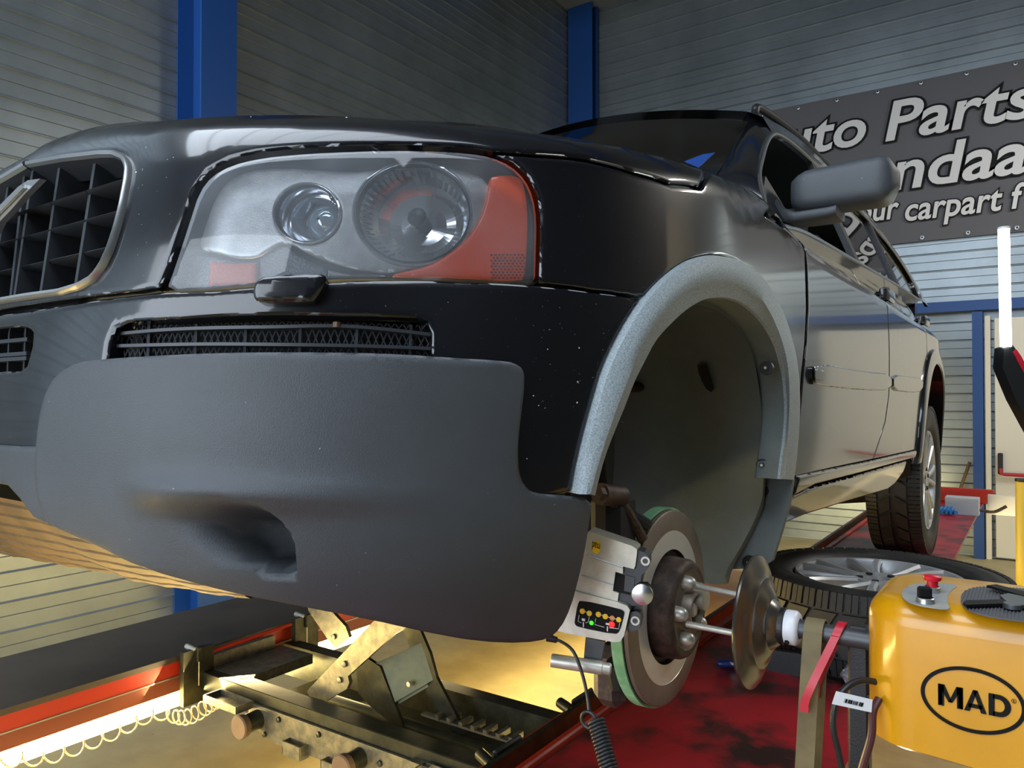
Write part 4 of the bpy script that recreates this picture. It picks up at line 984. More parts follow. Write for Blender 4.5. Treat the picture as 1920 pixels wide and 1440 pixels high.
# ------------------------------------------------------------------ spiral hose hanging by the warm lamp
path=cat([wpl(x,y,(1,0,0),X) for x,y,X in ((-60,1440,-.62),(20,1425,-.62),(90,1420,-.62),(165,1395,-.62),(225,1370,-.62),(290,1340,-.62),(350,1345,-.60),(400,1318,-.57),(440,1300,-.55))],20)
nn=1100;pt=resamp(path,nn);tt=np.linspace(0,1,nn);rad=np.where(tt<.72,.017,.017+.006*np.sin((tt-.72)/.28*math.pi))
ph=2*math.pi*np.cumsum(np.interp(tt,[0,.55,.72,.76,.85,.9,1],[13,15,15,45,30,50,20]))/nn
hp=pt+np.stack([np.cos(ph)*rad*.8,np.cos(ph)*rad*.25,np.sin(ph)*rad],1)
o=MB().tube(hp,.0022,6).build('spiral_air_hose',M['coil']);props(o,'thin clear spiral air hose hanging in front of the warm tube lamp','hose')
# ------------------------------------------------------------------ wheels
def tyre_mb(R=.365,w=.235,nseg=58):
    """axis +X, centre at the origin; outside face on +X"""
    h=w/2;m=MB()
    prof=[(-h*.78,.245),(-h*.86,.252),(-h*.98,.29),(-h,.315),(-h*.95,R-.022),(-h*.84,R-.011),(-h*.5,R-.009),(0,R-.008),(h*.5,R-.009),(h*.84,R-.011),(h*.95,R-.022),(h*1.0,.318),(h*1.005,.30),(h*.98,.288),(h*.985,.284),(h*.93,.262),(h*.84,.249),(h*.78,.243)]
    m.lathe(prof,(0,0,0),(1,0,0),96)
    def blk(x0,x1,a0,a1,sk,r0=R-.014,r1=R):
        V=[]
        for r in(r0,r1):
            for x in(x0,x1):
                for a in(a0,a1):
                    aa_=a+sk*(x-x0 if x1>0 else x0-x)/(abs(x1-x0)+1e-9)*.0+sk*x
                    rr_=r-(.010*max(0,(abs(x)/h-.72)/.28)**1.6 if True else 0);V.append((x,rr_*math.cos(aa_),rr_*math.sin(aa_)))
        m.add(V,[(0,1,3,2),(4,6,7,5),(0,4,5,1),(2,3,7,6),(0,2,6,4),(1,5,7,3)])
    d=2*math.pi/nseg
    for i in range(nseg):
        a=i*d
        blk(h*.56,h*.97,a+.08*d,a+.47*d,.1);blk(h*.56,h*.97,a+.53*d,a+.92*d,.1)
        blk(-h*.97,-h*.56,a+.08*d,a+.47*d,-.1);blk(-h*.97,-h*.56,a+.53*d,a+.92*d,-.1)
        if i%2==0:
            blk(h*.10,h*.50,a+.1*d,a+1.75*d,1.6);blk(-h*.50,-h*.10,a+.1*d,a+1.75*d,-1.6)
    return m
def rim_mb(r=.240,h=.1175):
    m=MB();m.lathe([(h*.80,r*1.0),(h*.88,r*.985),(h*.86,r*.95),(h*.74,r*.925),(h*.4,r*.90),(-h*.5,r*.88),(-h*.8,r*.98)],(0,0,0),(1,0,0),80)
    f=h*.80
    for k in range(7):
        a0=2*math.pi*k/7
        def P(rr_,da,x): return (x,rr_*math.cos(a0+da),rr_*math.sin(a0+da))
        for s in(-1,1):
            C=[]
            for rr_,da,w,x,dp in((.060,.14,.40,f,.03),(.10,.13,.23,f+.002,.028),(.15,.15,.16,f+.006,.024),(.195,.17,.13,f+.009,.022),(.232,.19,.14,f+.010,.03)):
                C.append(np.array([P(rr_,s*(da-w/2),x-.008),P(rr_,s*(da-w*.22),x),P(rr_,s*(da+w*.22),x),P(rr_,s*(da+w/2),x-.008),P(rr_,s*(da+w*.4),x-dp),P(rr_,s*(da-w*.4),x-dp)]))
            m.loft(C,True,True)
    m.lathe([(f-.03,.075),(f-.002,.072),(f,.066),(f-.006,.038),(f-.004,.033),(f-.03,.031)],(0,0,0),(1,0,0),40)
    return m
def hubs_mb(f=.1175*.80):
    m=MB()
    for k in range(5):
        a=2*math.pi*k/5+.3;m.cyl((f-.012,.052*math.cos(a),.052*math.sin(a)),(f+.003,.052*math.cos(a),.052*math.sin(a)),.0105,.0095,n=6)
    return m
TY=tyre_mb();RI=rim_mb();HB=hubs_mb()
def to(mb,Rm,c):
    m=MB();m.v=[tuple(v) for v in (np.array(mb.v)@np.array(Rm).T+np.array(c))];m.f=list(mb.f);m.mi=list(mb.mi);return m
def carwheel(cw,Rw,full=True):
    # centre in the room; expressed in the car's frame
    c=w2c(cw);Rr=RM.T@Rw
    w=to(RI,Rr,c).build('wheel',M['alloy'],car,local=True,smooth=35)
    o=to(TY,Rr,c).build('tyre',M['rubber'],w,local=True,smooth=35);to(HB,Rr,c).build('wheel_bolts',M['darkzinc'],w,local=True)
    MB().add(*(lambda q:(q.v,q.f))(to(MB().lathe([(.08,.030),(.093,.028),(.095,.0001)],(0,0,0),(1,0,0),24),Rr,c))).build('centre_cap',M['alloy'],w,local=True)
    d=to(MB().lathe([(-.02,.16),(.0,.16),(.0,.07),(.03,.07),(.03,.0001)],(0,0,0),(1,0,0),48),Rr,c).build('brake_disc',M['rust'],w,local=True);return w
Rz=np.array([[math.cos(.0218),math.sin(.0218),0],[-math.sin(.0218),math.cos(.0218),0],[0,0,1]])
cwl=wpl(1748,900,(1,0,0),.93+.07);cwl[2]=R0+.366
print('rear wheel face',cwl)
carwheel(cwl-A(.1175,0,0),Rz)
carwheel(A(-.75,2.88,R0+.366),Rz@np.diag([-1.,-1,1]))
# spare lying on the runway
sw=thing('removed_wheel','removed alloy wheel with winter tyre lying flat on the red runway','wheel',(1.02,1.13,R0))
Ry=np.array([[0,0,-1],[0,1,0],[1,0,0]],float)   # +X -> +Z
a_=.35;Rz2=np.array([[math.cos(a_),-math.sin(a_),0],[math.sin(a_),math.cos(a_),0],[0,0,1]])
tl=np.eye(3)
sc=A(1.02,1.13,R0+.1275)
to(TY,Rz2@Ry,sc).build('tyre',M['rubber'],sw,smooth=35);ro_=to(RI,Rz2@Ry,sc).build('rim',M['alloy'],sw,smooth=35)
k=MB()
for i in range(5):
    a=2*math.pi*i/5+.3;k.cyl((.1175*.80-.03,.052*math.cos(a),.052*math.sin(a)),(.1175*.80+.0006,.052*math.cos(a),.052*math.sin(a)),.010,n=16)
to(k,Rz2@Ry,sc).build('bolt_holes',M['dark'],ro_)
MB().lathe([(.15,.20),(.1501,.0001)],sc-A(0,0,.10),(0,0,-1),30)
# ------------------------------------------------------------------ brake disc on the hub
DC=A(.823,0,.918);AX=A(1,0,0)
loc=lambda m:to(m,RM.T,-RM.T@CO)
def carpart(m,name,mt,par=None,**k): return loc(m).build(name,mt,par or car,local=True,**k)
bd=carpart(MB().lathe([(-.026,.10),(-.026,.187),(-.017,.190),(-.016,.175),(-.011,.175),(-.010,.190),(-.002,.190),(0,.187),(0,.150)],DC,AX,96),'brake_disc',M['discdull'],smooth=40)
carpart(MB().lathe([(0,.150),(-.0006,.1495),(-.0006,.112)],DC,AX,96),'machined_face',M['steel'],bd)
carpart(MB().lathe([(-.012,.1905),(-.012,.195),(-.034,.195),(-.036,.188)],DC,AX,96),'green_ring',M['green'],bd)
carpart(MB().lathe([(-.0012,.112),(-.012,.110),(-.012,.100),(.030,.096),(.037,.092),(.040,.086),(.040,.078)],DC,AX,64),'disc_hat',M['rust'],bd,smooth=40)
hb=carpart(MB().lathe([(.040,.078),(.034,.075),(.033,.045),(.036,.038),(.052,.036),(.055,.034),(.055,.029),(.035,.027),(.030,.0001)],DC,AX,48),'hub_face',M['discdull'],bd,smooth=40)
carpart(MB().lathe([(.03,.016),(.048,.014),(.052,.010),(.053,.0001)],DC,AX,12),'axle_nut',M['alu'],bd)
for i in range(5):
    a=2*math.pi*i/5+.55;c=DC+A(.033,.056*math.cos(a),.056*math.sin(a))
    carpart(MB().lathe([(0,.015),(.012,.014),(.020,.011),(.024,.006),(.025,.0001)],c,AX,18),'wheel_stud_nut',M['alu'],bd,smooth=50)
# knuckle, strut and link behind the disc
k=MB();k.tube([DC+A(-.10,0,0),DC+A(-.05,0,0)],[.10,.12],24);k.box(DC+A(-.09,-.06,-.13),(.07,.10,.12),ch=.02);k.box(DC+A(-.10,-.10,.06),(.06,.06,.16),ch=.02)
carpart(k,'steering_knuckle',M['rust'])
k=MB().tube([DC+A(-.16,-.02,.02),DC+A(-.20,0,.42)],[.045,.035],18);carpart(k,'suspension_strut',M['dark'])
lk=[wdep(x,y,D) for x,y,D in ((1135,925,1.36),(1165,945,1.38),(1185,975,1.40),(1205,1010,1.42))]
k=MB().tube(cat(lk,4),[.010]*13,10);k.cyl(wdep(1125,926,1.33),wdep(1165,930,1.38),.019,n=16);k.cyl(wdep(1128,926,1.32),wdep(1120,925,1.31),.012,n=6);k.box(wdep(1152,935,1.38),(.03,.05,.04),ch=.008)
carpart(k,'stabiliser_link',M['rust'])
k=MB().tube([wdep(1150,985,1.42),wdep(1190,968,1.43),wdep(1215,985,1.44)],.012,8);carpart(k,'brake_hose',M['plastic'])
k=MB();k.box(wdep(1150,1000,1.40),(.06,.10,.16),ch=.02);carpart(k,'caliper_bracket',M['dark'])
k=MB();k.tube([wdep(1155,1240,1.45),wdep(1165,1280,1.46),wdep(1185,1300,1.46)],[.02,.025,.012],10);carpart(k,'lower_ball_joint',M['dark'])
MB_rear=MB().tube([w2c(A(.55,2.7,.83)),w2c(A(.80,2.75,.86))],.05,12);MB_rear.build('rear_control_arm',M['dark'],car,local=True)
# ------------------------------------------------------------------ on-car lathe head
LN=A(.30,-.954,0);LN/=np.linalg.norm(LN);LK=float(wdep(1140,1100,1.26)@LN)
def lp(x,y,o=0): return wpl(x,y,LN,LK+o)
hd=thing('brake_lathe_head','grey cutting head with indicator panel clamped beside the brake disc','tool head',lp(1130,1240)-LN*.03)
def lpr(nm,pts,mt,o=0,th=.05,par=None,ch=0,**k):
    P=np.array([lp(x,y,o) for x,y in pts]);P=chaikin(P,ch) if ch else P
    return MB().prism(P,-LN*th).build(nm,mt,par or hd,smooth=20,**k)
up=lpr('upper_housing',[(1104,996),(1186,1024),(1194,1030),(1194,1040),(1191,1062),(1188,1067),(1168,1062),(1168,1076),(1154,1072),(1149,1108),(1160,1112),(1158,1129),(1060,1105),(1080,1040)],M['alu'],0,.045)
for a,b in (((1098,1040),(1168,1064)),((1090,1078),(1150,1096)),((1086,1112),(1158,1131))):
    MB().tube([lp(*a,.0005),lp(*b,.0005)],.0011,6).build('panel_edge',M['chrome'] if a[1]<1100 else M['charcoal'],up)
lpr('mad_sticker',[(1118+8.5*math.cos(t),1026+12*math.sin(t)) for t in np.linspace(0,2*math.pi,24,endpoint=False)],M['yellowdot'],.0008,.001,up)
def lathe_text(s,px,py,h,w,par,mt,ang=0,flip=False):
    o=lp(px,py,.0016);ex=lp(px+10,py+3.2,.0016)-o;ex/=np.linalg.norm(ex);ey=lp(px+.2,py-10,.0016)-o;ey/=np.linalg.norm(ey)
    if flip: ex,ey=-ex,-ey
    return place(s,o,ex,ey,h,par,'lettering',mt,width=w,shear=0,bold=.01,nor=LN,lift_=0)
lathe_text('mad',1125,1020,.0125,.0135,up,M['black'],flip=True)
lpr('indicator_panel_housing',[(1060,1104),(1158,1129),(1176,1136),(1181,1144),(1170,1192),(1163,1203),(1150,1204),(1060,1187),(1035,1180),(1045,1150)],M['alu'],.004,.06,ch=0)
pn=lpr('indicator_panel',[(1088,1125),(1163,1142),(1171,1147),(1170,1155),(1162,1184),(1154,1190),(1084,1176),(1077,1170),(1078,1160),(1083,1133)],M['black'],.005,.002,ch=1)
def disc_(x,y,r,mt,nm,o=.0058): 
    c=lp(x,y,o);return MB().lathe([(0,r),(.0006,r*.95),(.0008,.0001)],c,LN,20).build(nm,mt,pn)
for x,y in((1092,1146),(1105,1150),(1122,1152),(1135,1156)): disc_(x,y,.0046,M['yellowdot'],'yellow_dot')
disc_(1148,1159,.0044,mat('amber_dot','#d07a2a',.4),'amber_dot');disc_(1160,1162,.0044,M['yellowdot'],'yellow_dot')
disc_(1109,1168,.0035,M['greenled'],'green_light',.006);disc_(1147,1171,.005,M['redled'],'red_light',.006)
w_=MB()
for L_ in ([(1086,1153),(1084,1165),(1090,1168)],[(1105,1156),(1103,1166),(1098,1168)],[(1117,1160),(1115,1171),(1133,1176)],[(1162,1168),(1160,1179),(1142,1177)],[(1092,1146),(1160,1162)][:0] or [(1097,1147),(1101,1148)],[(1127,1153),(1131,1154)],[(1140,1157),(1156,1161)]):
    w_.tube([lp(x,y,.0064) for x,y in L_],.0006,4)
for x,y,a,b in((1094,1162,.006,.004),(1094,1171,.002,.008),(1139,1170,.006,.003),(1139,1179,.002,.008)): 
    w_.box(lp(x,y,.0064),(a,.0008,b))
w_.build('printed_symbols',M['white'],pn)
lpr('clamp_body',[(1168,1060),(1192,1066),(1196,1032),(1208,1036),(1216,1044),(1217,1058),(1212,1070),(1203,1078),(1199,1100),(1210,1100),(1206,1135),(1180,1136),(1158,1130),(1160,1112),(1149,1108),(1154,1072),(1168,1076)],M['charcoal'],-.006,.035)
lpr('clamp_slot',[(1154,1074),(1185,1082),(1182,1116),(1150,1108)],M['dark'],-.0050,.002)
lpr('clamp_pin_block',[(1172,1078),(1190,1083),(1188,1112),(1170,1108)],M['charcoal'],-.0040,.004)
lpr('lower_ear',[(1183,1148),(1192,1146),(1200,1150),(1202,1165),(1199,1180),(1184,1184),(1176,1178)],M['charcoal'],-.006,.03)
for x,y in((1210,1052),(1191,1164)):
    c=lp(x,y,-.0055);MB().lathe([(.0002,.0075),(.001,.0075),(.001,.0045),(-.006,.0035),(-.006,.0001)],c,LN,18).build('socket_screw',M['alu'],hd)
lpr('rear_bracket',[(1192,1100),(1212,1098),(1206,1136),(1186,1175),(1176,1186),(1180,1140)],M['charcoal'],-.02,.03)
kn=lp(1207,1110,.0)
o=MB().lathe([(-.002,.0165),(.012,.0175),(.013,.017)],kn,LN,40).build('adjuster_knob',M['black'],hd)
MB().lathe([(.010,.0173),(.0145,.0170),(.0150,.0160),(.0150,.0001)],kn+LN*.004,LN,40).build('knob_face',mat('brushed_aluminium','#c4c4c6',.22,1),o,smooth=50)
lpr('handle_bracket',[(1098,1196),(1134,1203),(1128,1235),(1124,1256),(1108,1256),(1094,1240)],M['charcoal'],-.01,.012)
o=MB().lathe([(0,.0075),(0,.0108),(.002,.0112),(.085,.0112),(.086,.0098),(.098,.0098),(.10,.008),(.10,.0001)],lp(1034,1238,.004),lp(1133,1253,-.004)-lp(1034,1238,.004),28).build('handle_tube',M['alu'],hd,smooth=40)
MB().lathe([(0.001,.0075),(.02,.0074),(.021,.0001)],lp(1034,1238,.004),lp(1133,1253,-.004)-lp(1034,1238,.004),24).build('tube_bore',M['dark'],o)
# its cable ends in a spring coil
cb=cat([wdep(x,y,D) for x,y,D in ((1030,1197,1.28),(1052,1203,1.27),(1075,1222,1.25),(1092,1265,1.24),(1102,1310,1.23),(1105,1338,1.22))],10)
o=thing('coiled_cable','black cable running down from the lathe head into a tight coil','cable',wdep(1104,1340,1.22))
MB().tube(cb,.0028,8).build('straight_cable',M['plastic'],o)
nn=900;u=np.linspace(0,1,nn);p0=wdep(1118,1352,1.21);p1=wdep(1158,1500,1.14)
a_,uu,vv=basis(p1-p0);hp=p0+np.outer(u,p1-p0)+np.outer(np.cos(u*2*math.pi*21),uu)*.0118+np.outer(np.sin(u*2*math.pi*21),vv)*.0118
MB().tube(hp,.0030,8).build('coil',M['plastic'],o,smooth=60)
MB().tube([wdep(1104,1336,1.22)+A(.013*math.cos(t),0,.013*math.sin(t)-.012) for t in np.linspace(math.pi*.8,-math.pi*1.2,20)],.003,8).build('first_loop',M['plastic'],o)
MB().tube([wdep(1026,1195,1.28),wdep(1044,1200,1.275)],[.007,.005],10).build('cable_gland',M['plastic'],o)
# ------------------------------------------------------------------ drive: washer, shaft, yellow drive unit
ax0=A(0,0,.9165)
dr=thing('lathe_drive','yellow lathe drive unit on a black stand, its shaft pointing at the brake disc','machine',(1.45,0,0))
cw=MB().lathe([(-.010,.121),(-.007,.1225),(-.004,.121),(0,.112),(.006,.098),(.008,.088),(.013,.082),(.015,.070),(.024,.058),(.027,.046),(.040,.036),(.045,.024)],A(.997,0,.9165),AX,96)
cw.lathe([(-.010,.121),(-.006,.10),(.002,.06),(.01,.02),(.01,.0001)],A(.997,0,.9165),AX,96)
cw.build('cone_washer',mat('dark_turned_steel','#6a6762',.25,.85),dr,smooth=30)
MB().lathe([(.030,.030),(.031,.033),(.050,.033),(.052,.030),(.055,.022)],A(.997,0,.9165),AX,40).build('black_collar',M['plastic'],dr)
o=MB().lathe([(.047,.020),(.048,.029),(.052,.031),(.068,.031),(.073,.027),(.075,.018)],A(.997,0,.9165),AX,40).build('white_collar',M['whiteplastic'],dr,smooth=50)
MB().cyl(A(1.055,-.024,.897),A(1.055,-.030,.892),.004,n=12).build('grub_screw',M['black'],o)
MB().cyl(A(1.04,0,.9165),A(1.24,0,.9165),.0165,n=32).build('drive_shaft',M['charcoal'],dr,smooth=50)
for y,z,dy in((.0,.048,0),(-.046,-.015,0)):
    MB().cyl(A(.875,y,.918+z),A(.99,y*1.1,.9165+z*.9),.006,n=12).build('driver_rod',M['alu'],dr)
MB().cyl(A(.862,.03,.935),A(.885,.03,.935),.022,n=16).build('adapter_boss',M['alu'],dr)
# body: rounded plan, rounded top
def plan(inset,z,tilt=0):
    x0,x1,y0,y1=1.198+inset,1.80-inset,-.135+inset,.125-inset;r=max(.075-inset,.01);P=[]
    for cx_,cy_,a0,rr_ in((x0+r,y1-r,90,r),(x0+r,y0+r,180,r),(x1-.02,y0+.02,270,.02),(x1-.02,y1-.02,0,.02)):
        for k in range(9):
            a=math.radians(a0+k*90/8);P.append((cx_+rr_*math.cos(a),cy_+rr_*math.sin(a),z-tilt*(cx_-1.2)))
    return np.array(P)
C=[plan(.01,.800,.06),plan(.0,.806,.06),plan(.0,.86),plan(0,.985)]
for k in range(1,9):
    a=k/8*math.pi/2;C.append(plan(.038*(1-math.cos(a)),.985+.038*math.sin(a)))
C.append(plan(.075,1.0245))
mbd=MB();mbd.loft(C,True,True);yb_=mbd.build('yellow_housing',M['yellow'],dr,smooth=50)
FZ=1.0235
oc=wpl(1822,1313,(0,1,0),-.1362);R_=[]
t=np.linspace(0,2*math.pi,72,endpoint=False);Wd=(wpl(1922,1325,(0,1,0),-.136)-wpl(1724,1300,(0,1,0),-.136))[0]/2;Hd=.0475
for s_ in(1,.925): R_.append(oc+np.stack([np.cos(t)*(Wd-(0 if s_==1 else .0055)),0*t,np.sin(t)*(Hd-(0 if s_==1 else .0055))],1))
lg_=MB().loft(R_,True);lg_.v=[(v[0],-.1362,v[2]) for v in lg_.v];lg_.build('oval_logo_ring',M['black'],dr,smooth=0)
yl=-.1364;w0=wpl(1759,1320,(0,1,0),yl);w1=wpl(1896,1342,(0,1,0),yl);lw=w1[0]-w0[0];lh=.0315;z0_=w0[2]-.001
def glyph(polys,x0,w):
    m=MB()
    for p in polys: m.prism([(w0[0]+(x0+q[0]*w)*lw,yl,z0_+q[1]*lh) for q in p],(0,-.0003,0))
    return m
glyph([[(0,0),(.17,.07),(.17,.97),(0,1)],[(.83,.07),(1,0),(1,1),(.83,.97)],[(0,1),(.26,1),(.58,.22),(.42,.22)],[(.74,1),(1,1),(.58,.22),(.42,.22)],[(0,0),(.24,0),(.24,1),(0,1)],[(.76,0),(1,0),(1,1),(.76,1)]],0,.35).build('logo_letter_m',M['black'],dr,smooth=0)
glyph([[(0,0),(.25,0),(.60,1),(.40,1)],[(.75,0),(1,0),(.60,1),(.40,1)],[(.2,.18),(.8,.18),(.8,.36),(.2,.36)]],.365,.31).build('logo_letter_a',M['black'],dr,smooth=0)
oa=[(.45+.55*math.sin(t),.5-.5*math.cos(t)) for t in np.linspace(0,math.pi,18)];ia=[(.45+.27*math.sin(t),.5-.29*math.cos(t)) for t in np.linspace(math.pi,0,18)]
glyph([[(0,0),(.27,0),(.27,1),(0,1)],[(.2,0)]+oa+[(.2,1),(.2,.79)]+ia+[(.2,.21)]],.70,.30).build('logo_letter_d',M['black'],dr,smooth=0)
q=wpl(1898,1318,(0,1,0),-.136);MB().lathe([(0,.0032),(.0002,.0032),(.0002,.0026),(0,.0026)],q+A(.002,-.0003,.003),(0,-1,0),20).build('registered_mark',M['black'],dr)
place('R',q+A(.0008,0,.0012),(1,0,0),(0,0,1),.0034,dr,'registered_letter',M['black'],shear=0,bold=.01,lift_=.0004)
def tp(x,y,z=FZ): return wpl(x,y,(0,0,1),z)
gp_=MB().prism(chaikin([tp(x,y,FZ+.0006) for x,y in((1690,1110),(1706,1097),(1740,1092),(1785,1096),(1797,1100),(1783,1108),(1776,1120),(1777,1134),(1784,1144),(1755,1142),(1715,1135),(1693,1125))],2),(0,0,.0012));gp_.build('control_plate',M['greyrubber2'] if 'greyrubber2' in M else mat('grey_control_plate','#85888c',.5,noise=(20,'#9a9888',.4,.7)),dr)
mt_=MB().prism(chaikin([tp(x,y,FZ+.0006) for x,y in((1800,1125),(1806,1110),(1835,1101),(1900,1104),(2040,1118),(2080,1150),(2040,1180),(1900,1165),(1840,1155),(1808,1143))],2),(0,0,.002));mat_o=mt_.build('rubber_mat',M['greyrubber'],dr)
rb=MB();pc=np.array(mt_.v[:len(mt_.v)//2]);x0,x1=pc[:,0].min(),pc[:,0].max()
for x in np.arange(x0+.003,x1,.0045):
    ys=[]
    for i in range(len(pc)):
        a,b=pc[i],pc[(i+1)%len(pc)]
        if (a[0]-x)*(b[0]-x)<0: ys.append(a[1]+(b[1]-a[1])*(x-a[0])/(b[0]-a[0]))
    if len(ys)>=2: rb.box((x,(min(ys)+max(ys))/2,FZ+.0032),(.0018,max(ys)-min(ys)-.003,.0014))
rb.build('mat_ribs',M['greyrubber'],mat_o)
p=tp(1735,1132);sw_=MB().lathe([(0,.0135),(.004,.0135),(.006,.0125),(.009,.0125),(.010,.011)],p,(0,0,1),32).build('rotary_switch',M['chrome'],dr,smooth=50)
MB().box(p+A(-.001,0,.017),(.020,.010,.018),ch=.003,R=Rz2).build('switch_knob',M['black'],sw_)
p=tp(1748,1112);es=MB().lathe([(0,.012),(.010,.012),(.011,.010)],p,(0,0,1),32).build('emergency_stop',M['chrome'],dr,smooth=50)
MB().lathe([(.011,.0085),(.020,.0085),(.021,.0125),(.024,.0135),(.027,.0135),(.028,.012),(.0285,.0001)],p,(0,0,1),36).build('red_button',M['redknob'],es,smooth=50)
# stand
st_=MB();st_.box((1.165,.035,.62),(.034,.034,.62),ch=.004);st_.box((1.65,.0,.5),(.05,.05,.62),ch=.004);st_.box((1.42,.0,.12),(.62,.40,.04),ch=.01);st_.box((1.30,.035,.80),(.30,.03,.03))
st_.build('stand_frame',M['plastic'],dr)
cs=MB()
for x in(1.16,1.68):
    for y in(-.17,.17): cs.lathe([(-.012,.03),(-.012,.05),(.012,.05),(.012,.03)],(x,y,.05),(1,0,0),20,closed=True)
cs.build('castors',M['plastic'],dr)
# straps over the shaft
def strap(X0,X1,skew,zb,nm,mt,th=.003,r=.0185,fy=0.):
    P=[];
    for t_ in np.linspace(0,math.pi,14): P.append((0,math.cos(t_)*(r+.002),.9165+math.sin(t_)*(r+.002)))
    front=[(0,-.024-fy*.4,.88),(0,-.030-fy,.80),(0,-.034-fy,.68),(0,-.034-fy,zb+.02),(0,-.030-fy,zb)] if zb<.7 else [(0,-.024-fy*.3,.89),(0,-.032-fy,.84),(0,-.034-fy,zb)]
    back=[(0,.024,.88),(0,.026,.79),(0,.022,.70),(0,.018,zb)] if zb<.7 else [(0,.024,.88),(0,.022,zb)]
    P=back[::-1]+P+front;P=np.array(P);P=cat(P,4);sk=np.maximum((.92-P[:,2])*skew,-.045)
    nrmv=np.cross(np.gradient(P,axis=0),A(1,0,0));nrmv/=np.linalg.norm(nrmv,axis=1)[:,None]
    c=[];w=(X1-X0)/2;m_=(X0+X1)/2
    for a,b in((-w,0),(w,0),(w,th),(-w,th)): 
        q=P+nrmv*b;q[:,0]=m_+a+sk;c.append(q)
    return MB().loft(c,False,False,wrap=True)
o=strap(1.083,1.115,-.05,.60,'k',None).build('rubber_strap',M['khaki'],smooth=60);props(o,'worn khaki rubber strap looped over the drive shaft','strap')
o=strap(1.130,1.144,-.40,.79,'k',None,.004,fy=.017).build('rubber_strap',M['redrubber'],smooth=60);props(o,'narrow red rubber strap looped over the drive shaft beside the khaki one','strap')
# cables of the drive
cc_=cat([wdep(x,y,D) for x,y,D in((1650,1280,1.22),(1620,1276,1.21),(1592,1285,1.2),(1568,1315,1.19),(1562,1360,1.19),(1572,1410,1.19),(1585,1470,1.19))],8)
MB().tube(cc_,.005,10).build('power_cable',M['plastic'],dr)
cc_=cat([wdep(x,y,D) for x,y,D in((1648,1310,1.2),(1637,1335,1.19),(1634,1380,1.18),(1620,1430,1.18),(1605,1480,1.18))],8)
MB().tube(cc_,.006,10).build('control_cable',mat('dark_red_cable','#43191a',.4),dr)
lb=[wdep(x,y,1.17) for x,y in((1568,1296),(1636,1312),(1634,1336),(1560,1320))]
lbo=MB().prism(lb,-cf*-.0006).build('cable_tag',M['whiteplastic']);props(lbo,'white barcode tag wrapped round the black power cable','tag')
bc=MB();rn=random.Random(3)
e1=(wdep(1636,1312,1.17)-wdep(1568,1296,1.17));e2=(wdep(1568,1296,1.17)-wdep(1560,1320,1.17))
for i in range(22):
    a=.28+i*.024;q0=lb[3]+e1*a+e2*.32-cf*.0006;w=rn.choice((.0005,.001,.0013));d1=e1/np.linalg.norm(e1)*w
    bc.add([q0,q0+d1,q0+d1+e2*.30,q0+e2*.30],[(0,1,2,3)])
bc.build('barcode',M['black'],lbo)
# ------------------------------------------------------------------ tools and small things
g=thing('vernier_caliper','black vernier caliper lying on the ribbed mat of the yellow drive','caliper',tp(1890,1140))
hz=FZ+.006
P=[tp(x,y,hz) for x,y in((1806,1134),(1812,1139),(1895,1136),(1895,1128),(1830,1130),(1812,1130))];MB().prism(P,(0,0,.004)).build('beam',M['black'],g)
P=[tp(x,y,hz+.002) for x,y in((1850,1102),(1856,1103),(1920,1122),(1960,1130),(1960,1122),(1922,1114),(1868,1100))];MB().prism(P,(0,0,.004)).build('jaw',M['black'],g)
MB().lathe([(0,.012),(.006,.012),(.007,.011),(.007,.0001)],tp(1898,1140,hz),(0,0,1),24).build('dial',M['charcoal'],g)
P=[tp(x,y,hz) for x,y in((1875,1122),(1890,1118),(1930,1126),(1935,1140),(1905,1142),(1885,1132))];MB().prism(P,(0,0,.005)).build('slider',M['charcoal'],g)
# black brake pad, torch, bag
g=thing('brake_pad','black brake pad lying on the red runway behind the cone washer','brake pad',(.80,.79,R0))
P=[(.735,.75,R0),(.765,.80,R0),(.87,.825,R0),(.905,.80,R0),(.90,.745,R0),(.86,.725,R0),(.78,.715,R0)]
P=[tuple(wpl(x,y,(0,1,0),.76)) for x,y in((1440,1226),(1448,1219),(1500,1226),(1512,1234),(1511,1268),(1504,1276),(1443,1268),(1437,1262))]
MB().prism(P,(0,.012,0)).build('friction_block',M['plastic'],g)
MB().prism([np.array(p)+A(0,.012,0) for p in P],(0,.006,0)).build('backing_plate',M['darkzinc'],g)
g=thing('penlight','blue and silver penlight lying on the red runway','torch',(.70,.735,R0+.01))
e0_=wpl(1344,1244,(0,0,1),R0+.012);e1_=wpl(1425,1246,(0,0,1),R0+.012);dv=(e1_-e0_)/np.linalg.norm(e1_-e0_)
MB().tube([e0_,e0_+dv*.008,e0_+dv*.07,e1_],[.006,.011,.012,.010],14).build('torch_body',mat('blue_torch_plastic','#1c2a60',.3),g,smooth=60)
MB().box(e0_+dv*.045+A(0,-.010,.004),(.05,.006,.010),ch=.002).build('torch_plate',M['chrome'],g)
bgm=MB();rn=np.random.default_rng(2);c0=wpl(1604,1272,(0,0,1),R0+.03)
C=[]
for i in range(9):
    zz=i/8;r_=.026*math.sin(math.pi*(zz*.85+.12))+.003;C.append(np.array([(c0[0]+r_*math.cos(a)*(1+.35*rn.random()),c0[1]+r_*math.sin(a)*(1+.3*rn.random()),R0+.002+zz*.065+.008*rn.random()) for a in np.linspace(0,2*math.pi,16,endpoint=False)]))
bgm.loft(C,True,True);o=bgm.build('plastic_bag',glassy('bag_film','#e8e8ee',.25,'#d8d8e0',.1),smooth=0);props(o,'crumpled clear plastic bag on the red runway left of the yellow drive','bag')
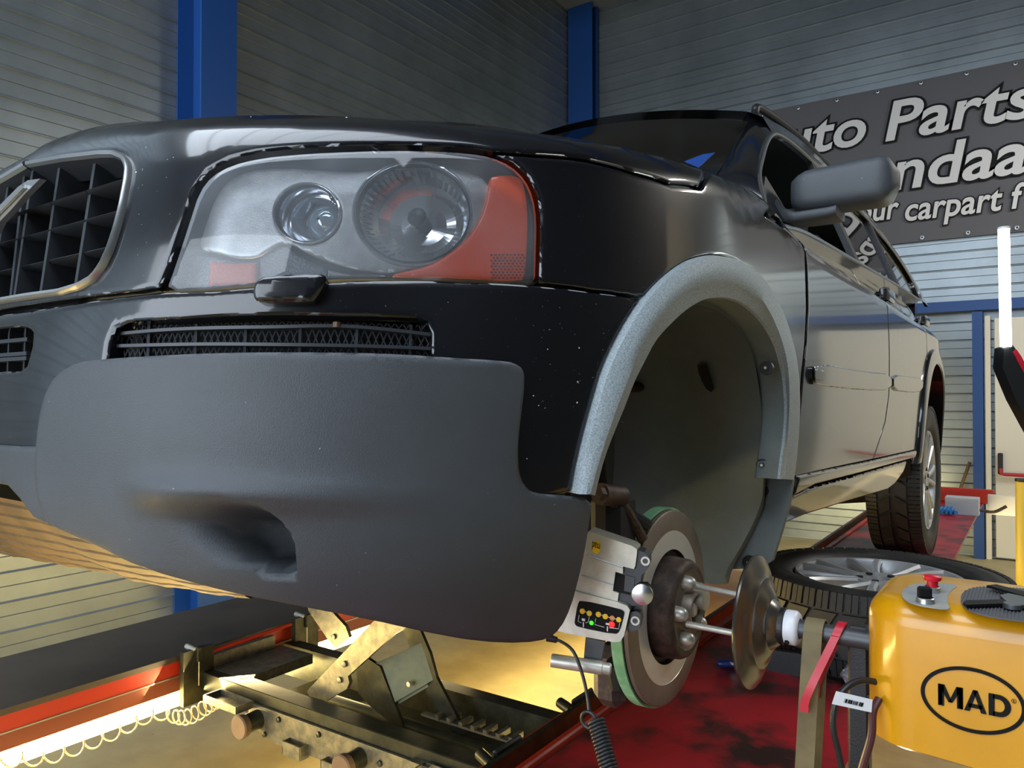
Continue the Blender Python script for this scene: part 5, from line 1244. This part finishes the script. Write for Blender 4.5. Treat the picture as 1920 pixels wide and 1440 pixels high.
# far end of the runway
g=thing('glove_box','pale cardboard box of blue gloves at the far end of the red runway','box',(.98,4.35,R0))
MB().box((1.01,4.35,R0+.055),(.19,.12,.11),ch=.002).build('carton',M['paper'],g)
gl_=MB();
for i in range(4): gl_.tube(cat([(.90+.02*i,4.27,R0+.040),(.89+.022*i,4.24,R0+.024),(.91+.025*i,4.20,R0+.022)],4),[.014]*9,8)
gl_.build('gloves',M['bluecloth'],g,smooth=60)
g=thing('wooden_mallet','wooden handled tool beside the glove box','tool',(1.15,4.4,R0))
MB().tube(cat([(1.10,4.38,R0+.03),(1.18,4.40,R0+.02),(1.25,4.42,R0+.06)],4),[.01]*9,10).build('handle',M['rust'],g)
o=MB().box((.93,4.97,R0+.051),(.46,.05,.10),ch=.004).build('runway_stop',M['redclean']);props(o,'red end stop across the far end of the runway','end stop')
o=MB();o.box((1.45,4.55,.61),(.62,.03,.13),ch=.003);o=o.build('grey_board',M['doorwhite']);props(o,'pale flat board in front of the exit door','board')
MB().box((1.45,4.6,.30),(.04,.04,.60)).build('board_leg',M['doorwhite'],o)
o=MB().tube([(.72,5.85,.02),(.95,5.93,.78)],.012,8).build('wooden_stick',M['wood']);props(o,'wooden stick leaning on the back wall by the blue post','stick')
g=thing('post','pale yellow round post with a black cap at the right edge','post',(1.92,1.9,0))
pp_=wdep(1925,1000,2.7)
MB().cyl((pp_[0],pp_[1],0),(pp_[0],pp_[1],wdep(1925,903,2.7)[2]),.033,n=32).build('yellow_tube',mat('pale_yellow_paint','#d2b545',.4),g,smooth=50)
MB().cyl((pp_[0],pp_[1],wdep(1925,903,2.7)[2]),(pp_[0],pp_[1],wdep(1925,898,2.7)[2]),.034,n=32).build('cap',M['plastic'],g)
# hand lamp hanging at the right
g=thing('work_lamp','glowing cool white stick lamp standing up at the right edge','lamp',wdep(1884,650,2.2))
a0=wdep(1886,650,2.2);a1=wdep(1882,430,2.2)
MB().tube([a0,a1],.0145,20).build('light_tube',M['led_w'],g,smooth=60)
MB().cyl(a1,a1+(a1-a0)*.02,.016,n=20).build('end_cap',M['whiteplastic'],g)
hd_=[wdep(x,y,2.2) for x,y in((1883,652),(1899,647),(1912,665),(1960,760),(1960,850),(1932,800),(1905,750),(1880,690))]
o=MB().prism(hd_,-cf*-.045).build('lamp_grip',M['plastic'],g)
hd_=[wdep(x,y,2.198) for x,y in((1900,660),(1910,680),(1940,735),(1950,750),(1950,735),(1915,668),(1906,655))]
MB().prism(hd_,-cf*-.004).build('red_stripe',M['redrubber'],o)
MB().tube([wdep(1950,820,2.2),wdep(2010,930,2.2),wdep(2030,1300,2.2),A(2.2,.9,.0)],.006,8).build('lamp_cable',M['plastic'],g)
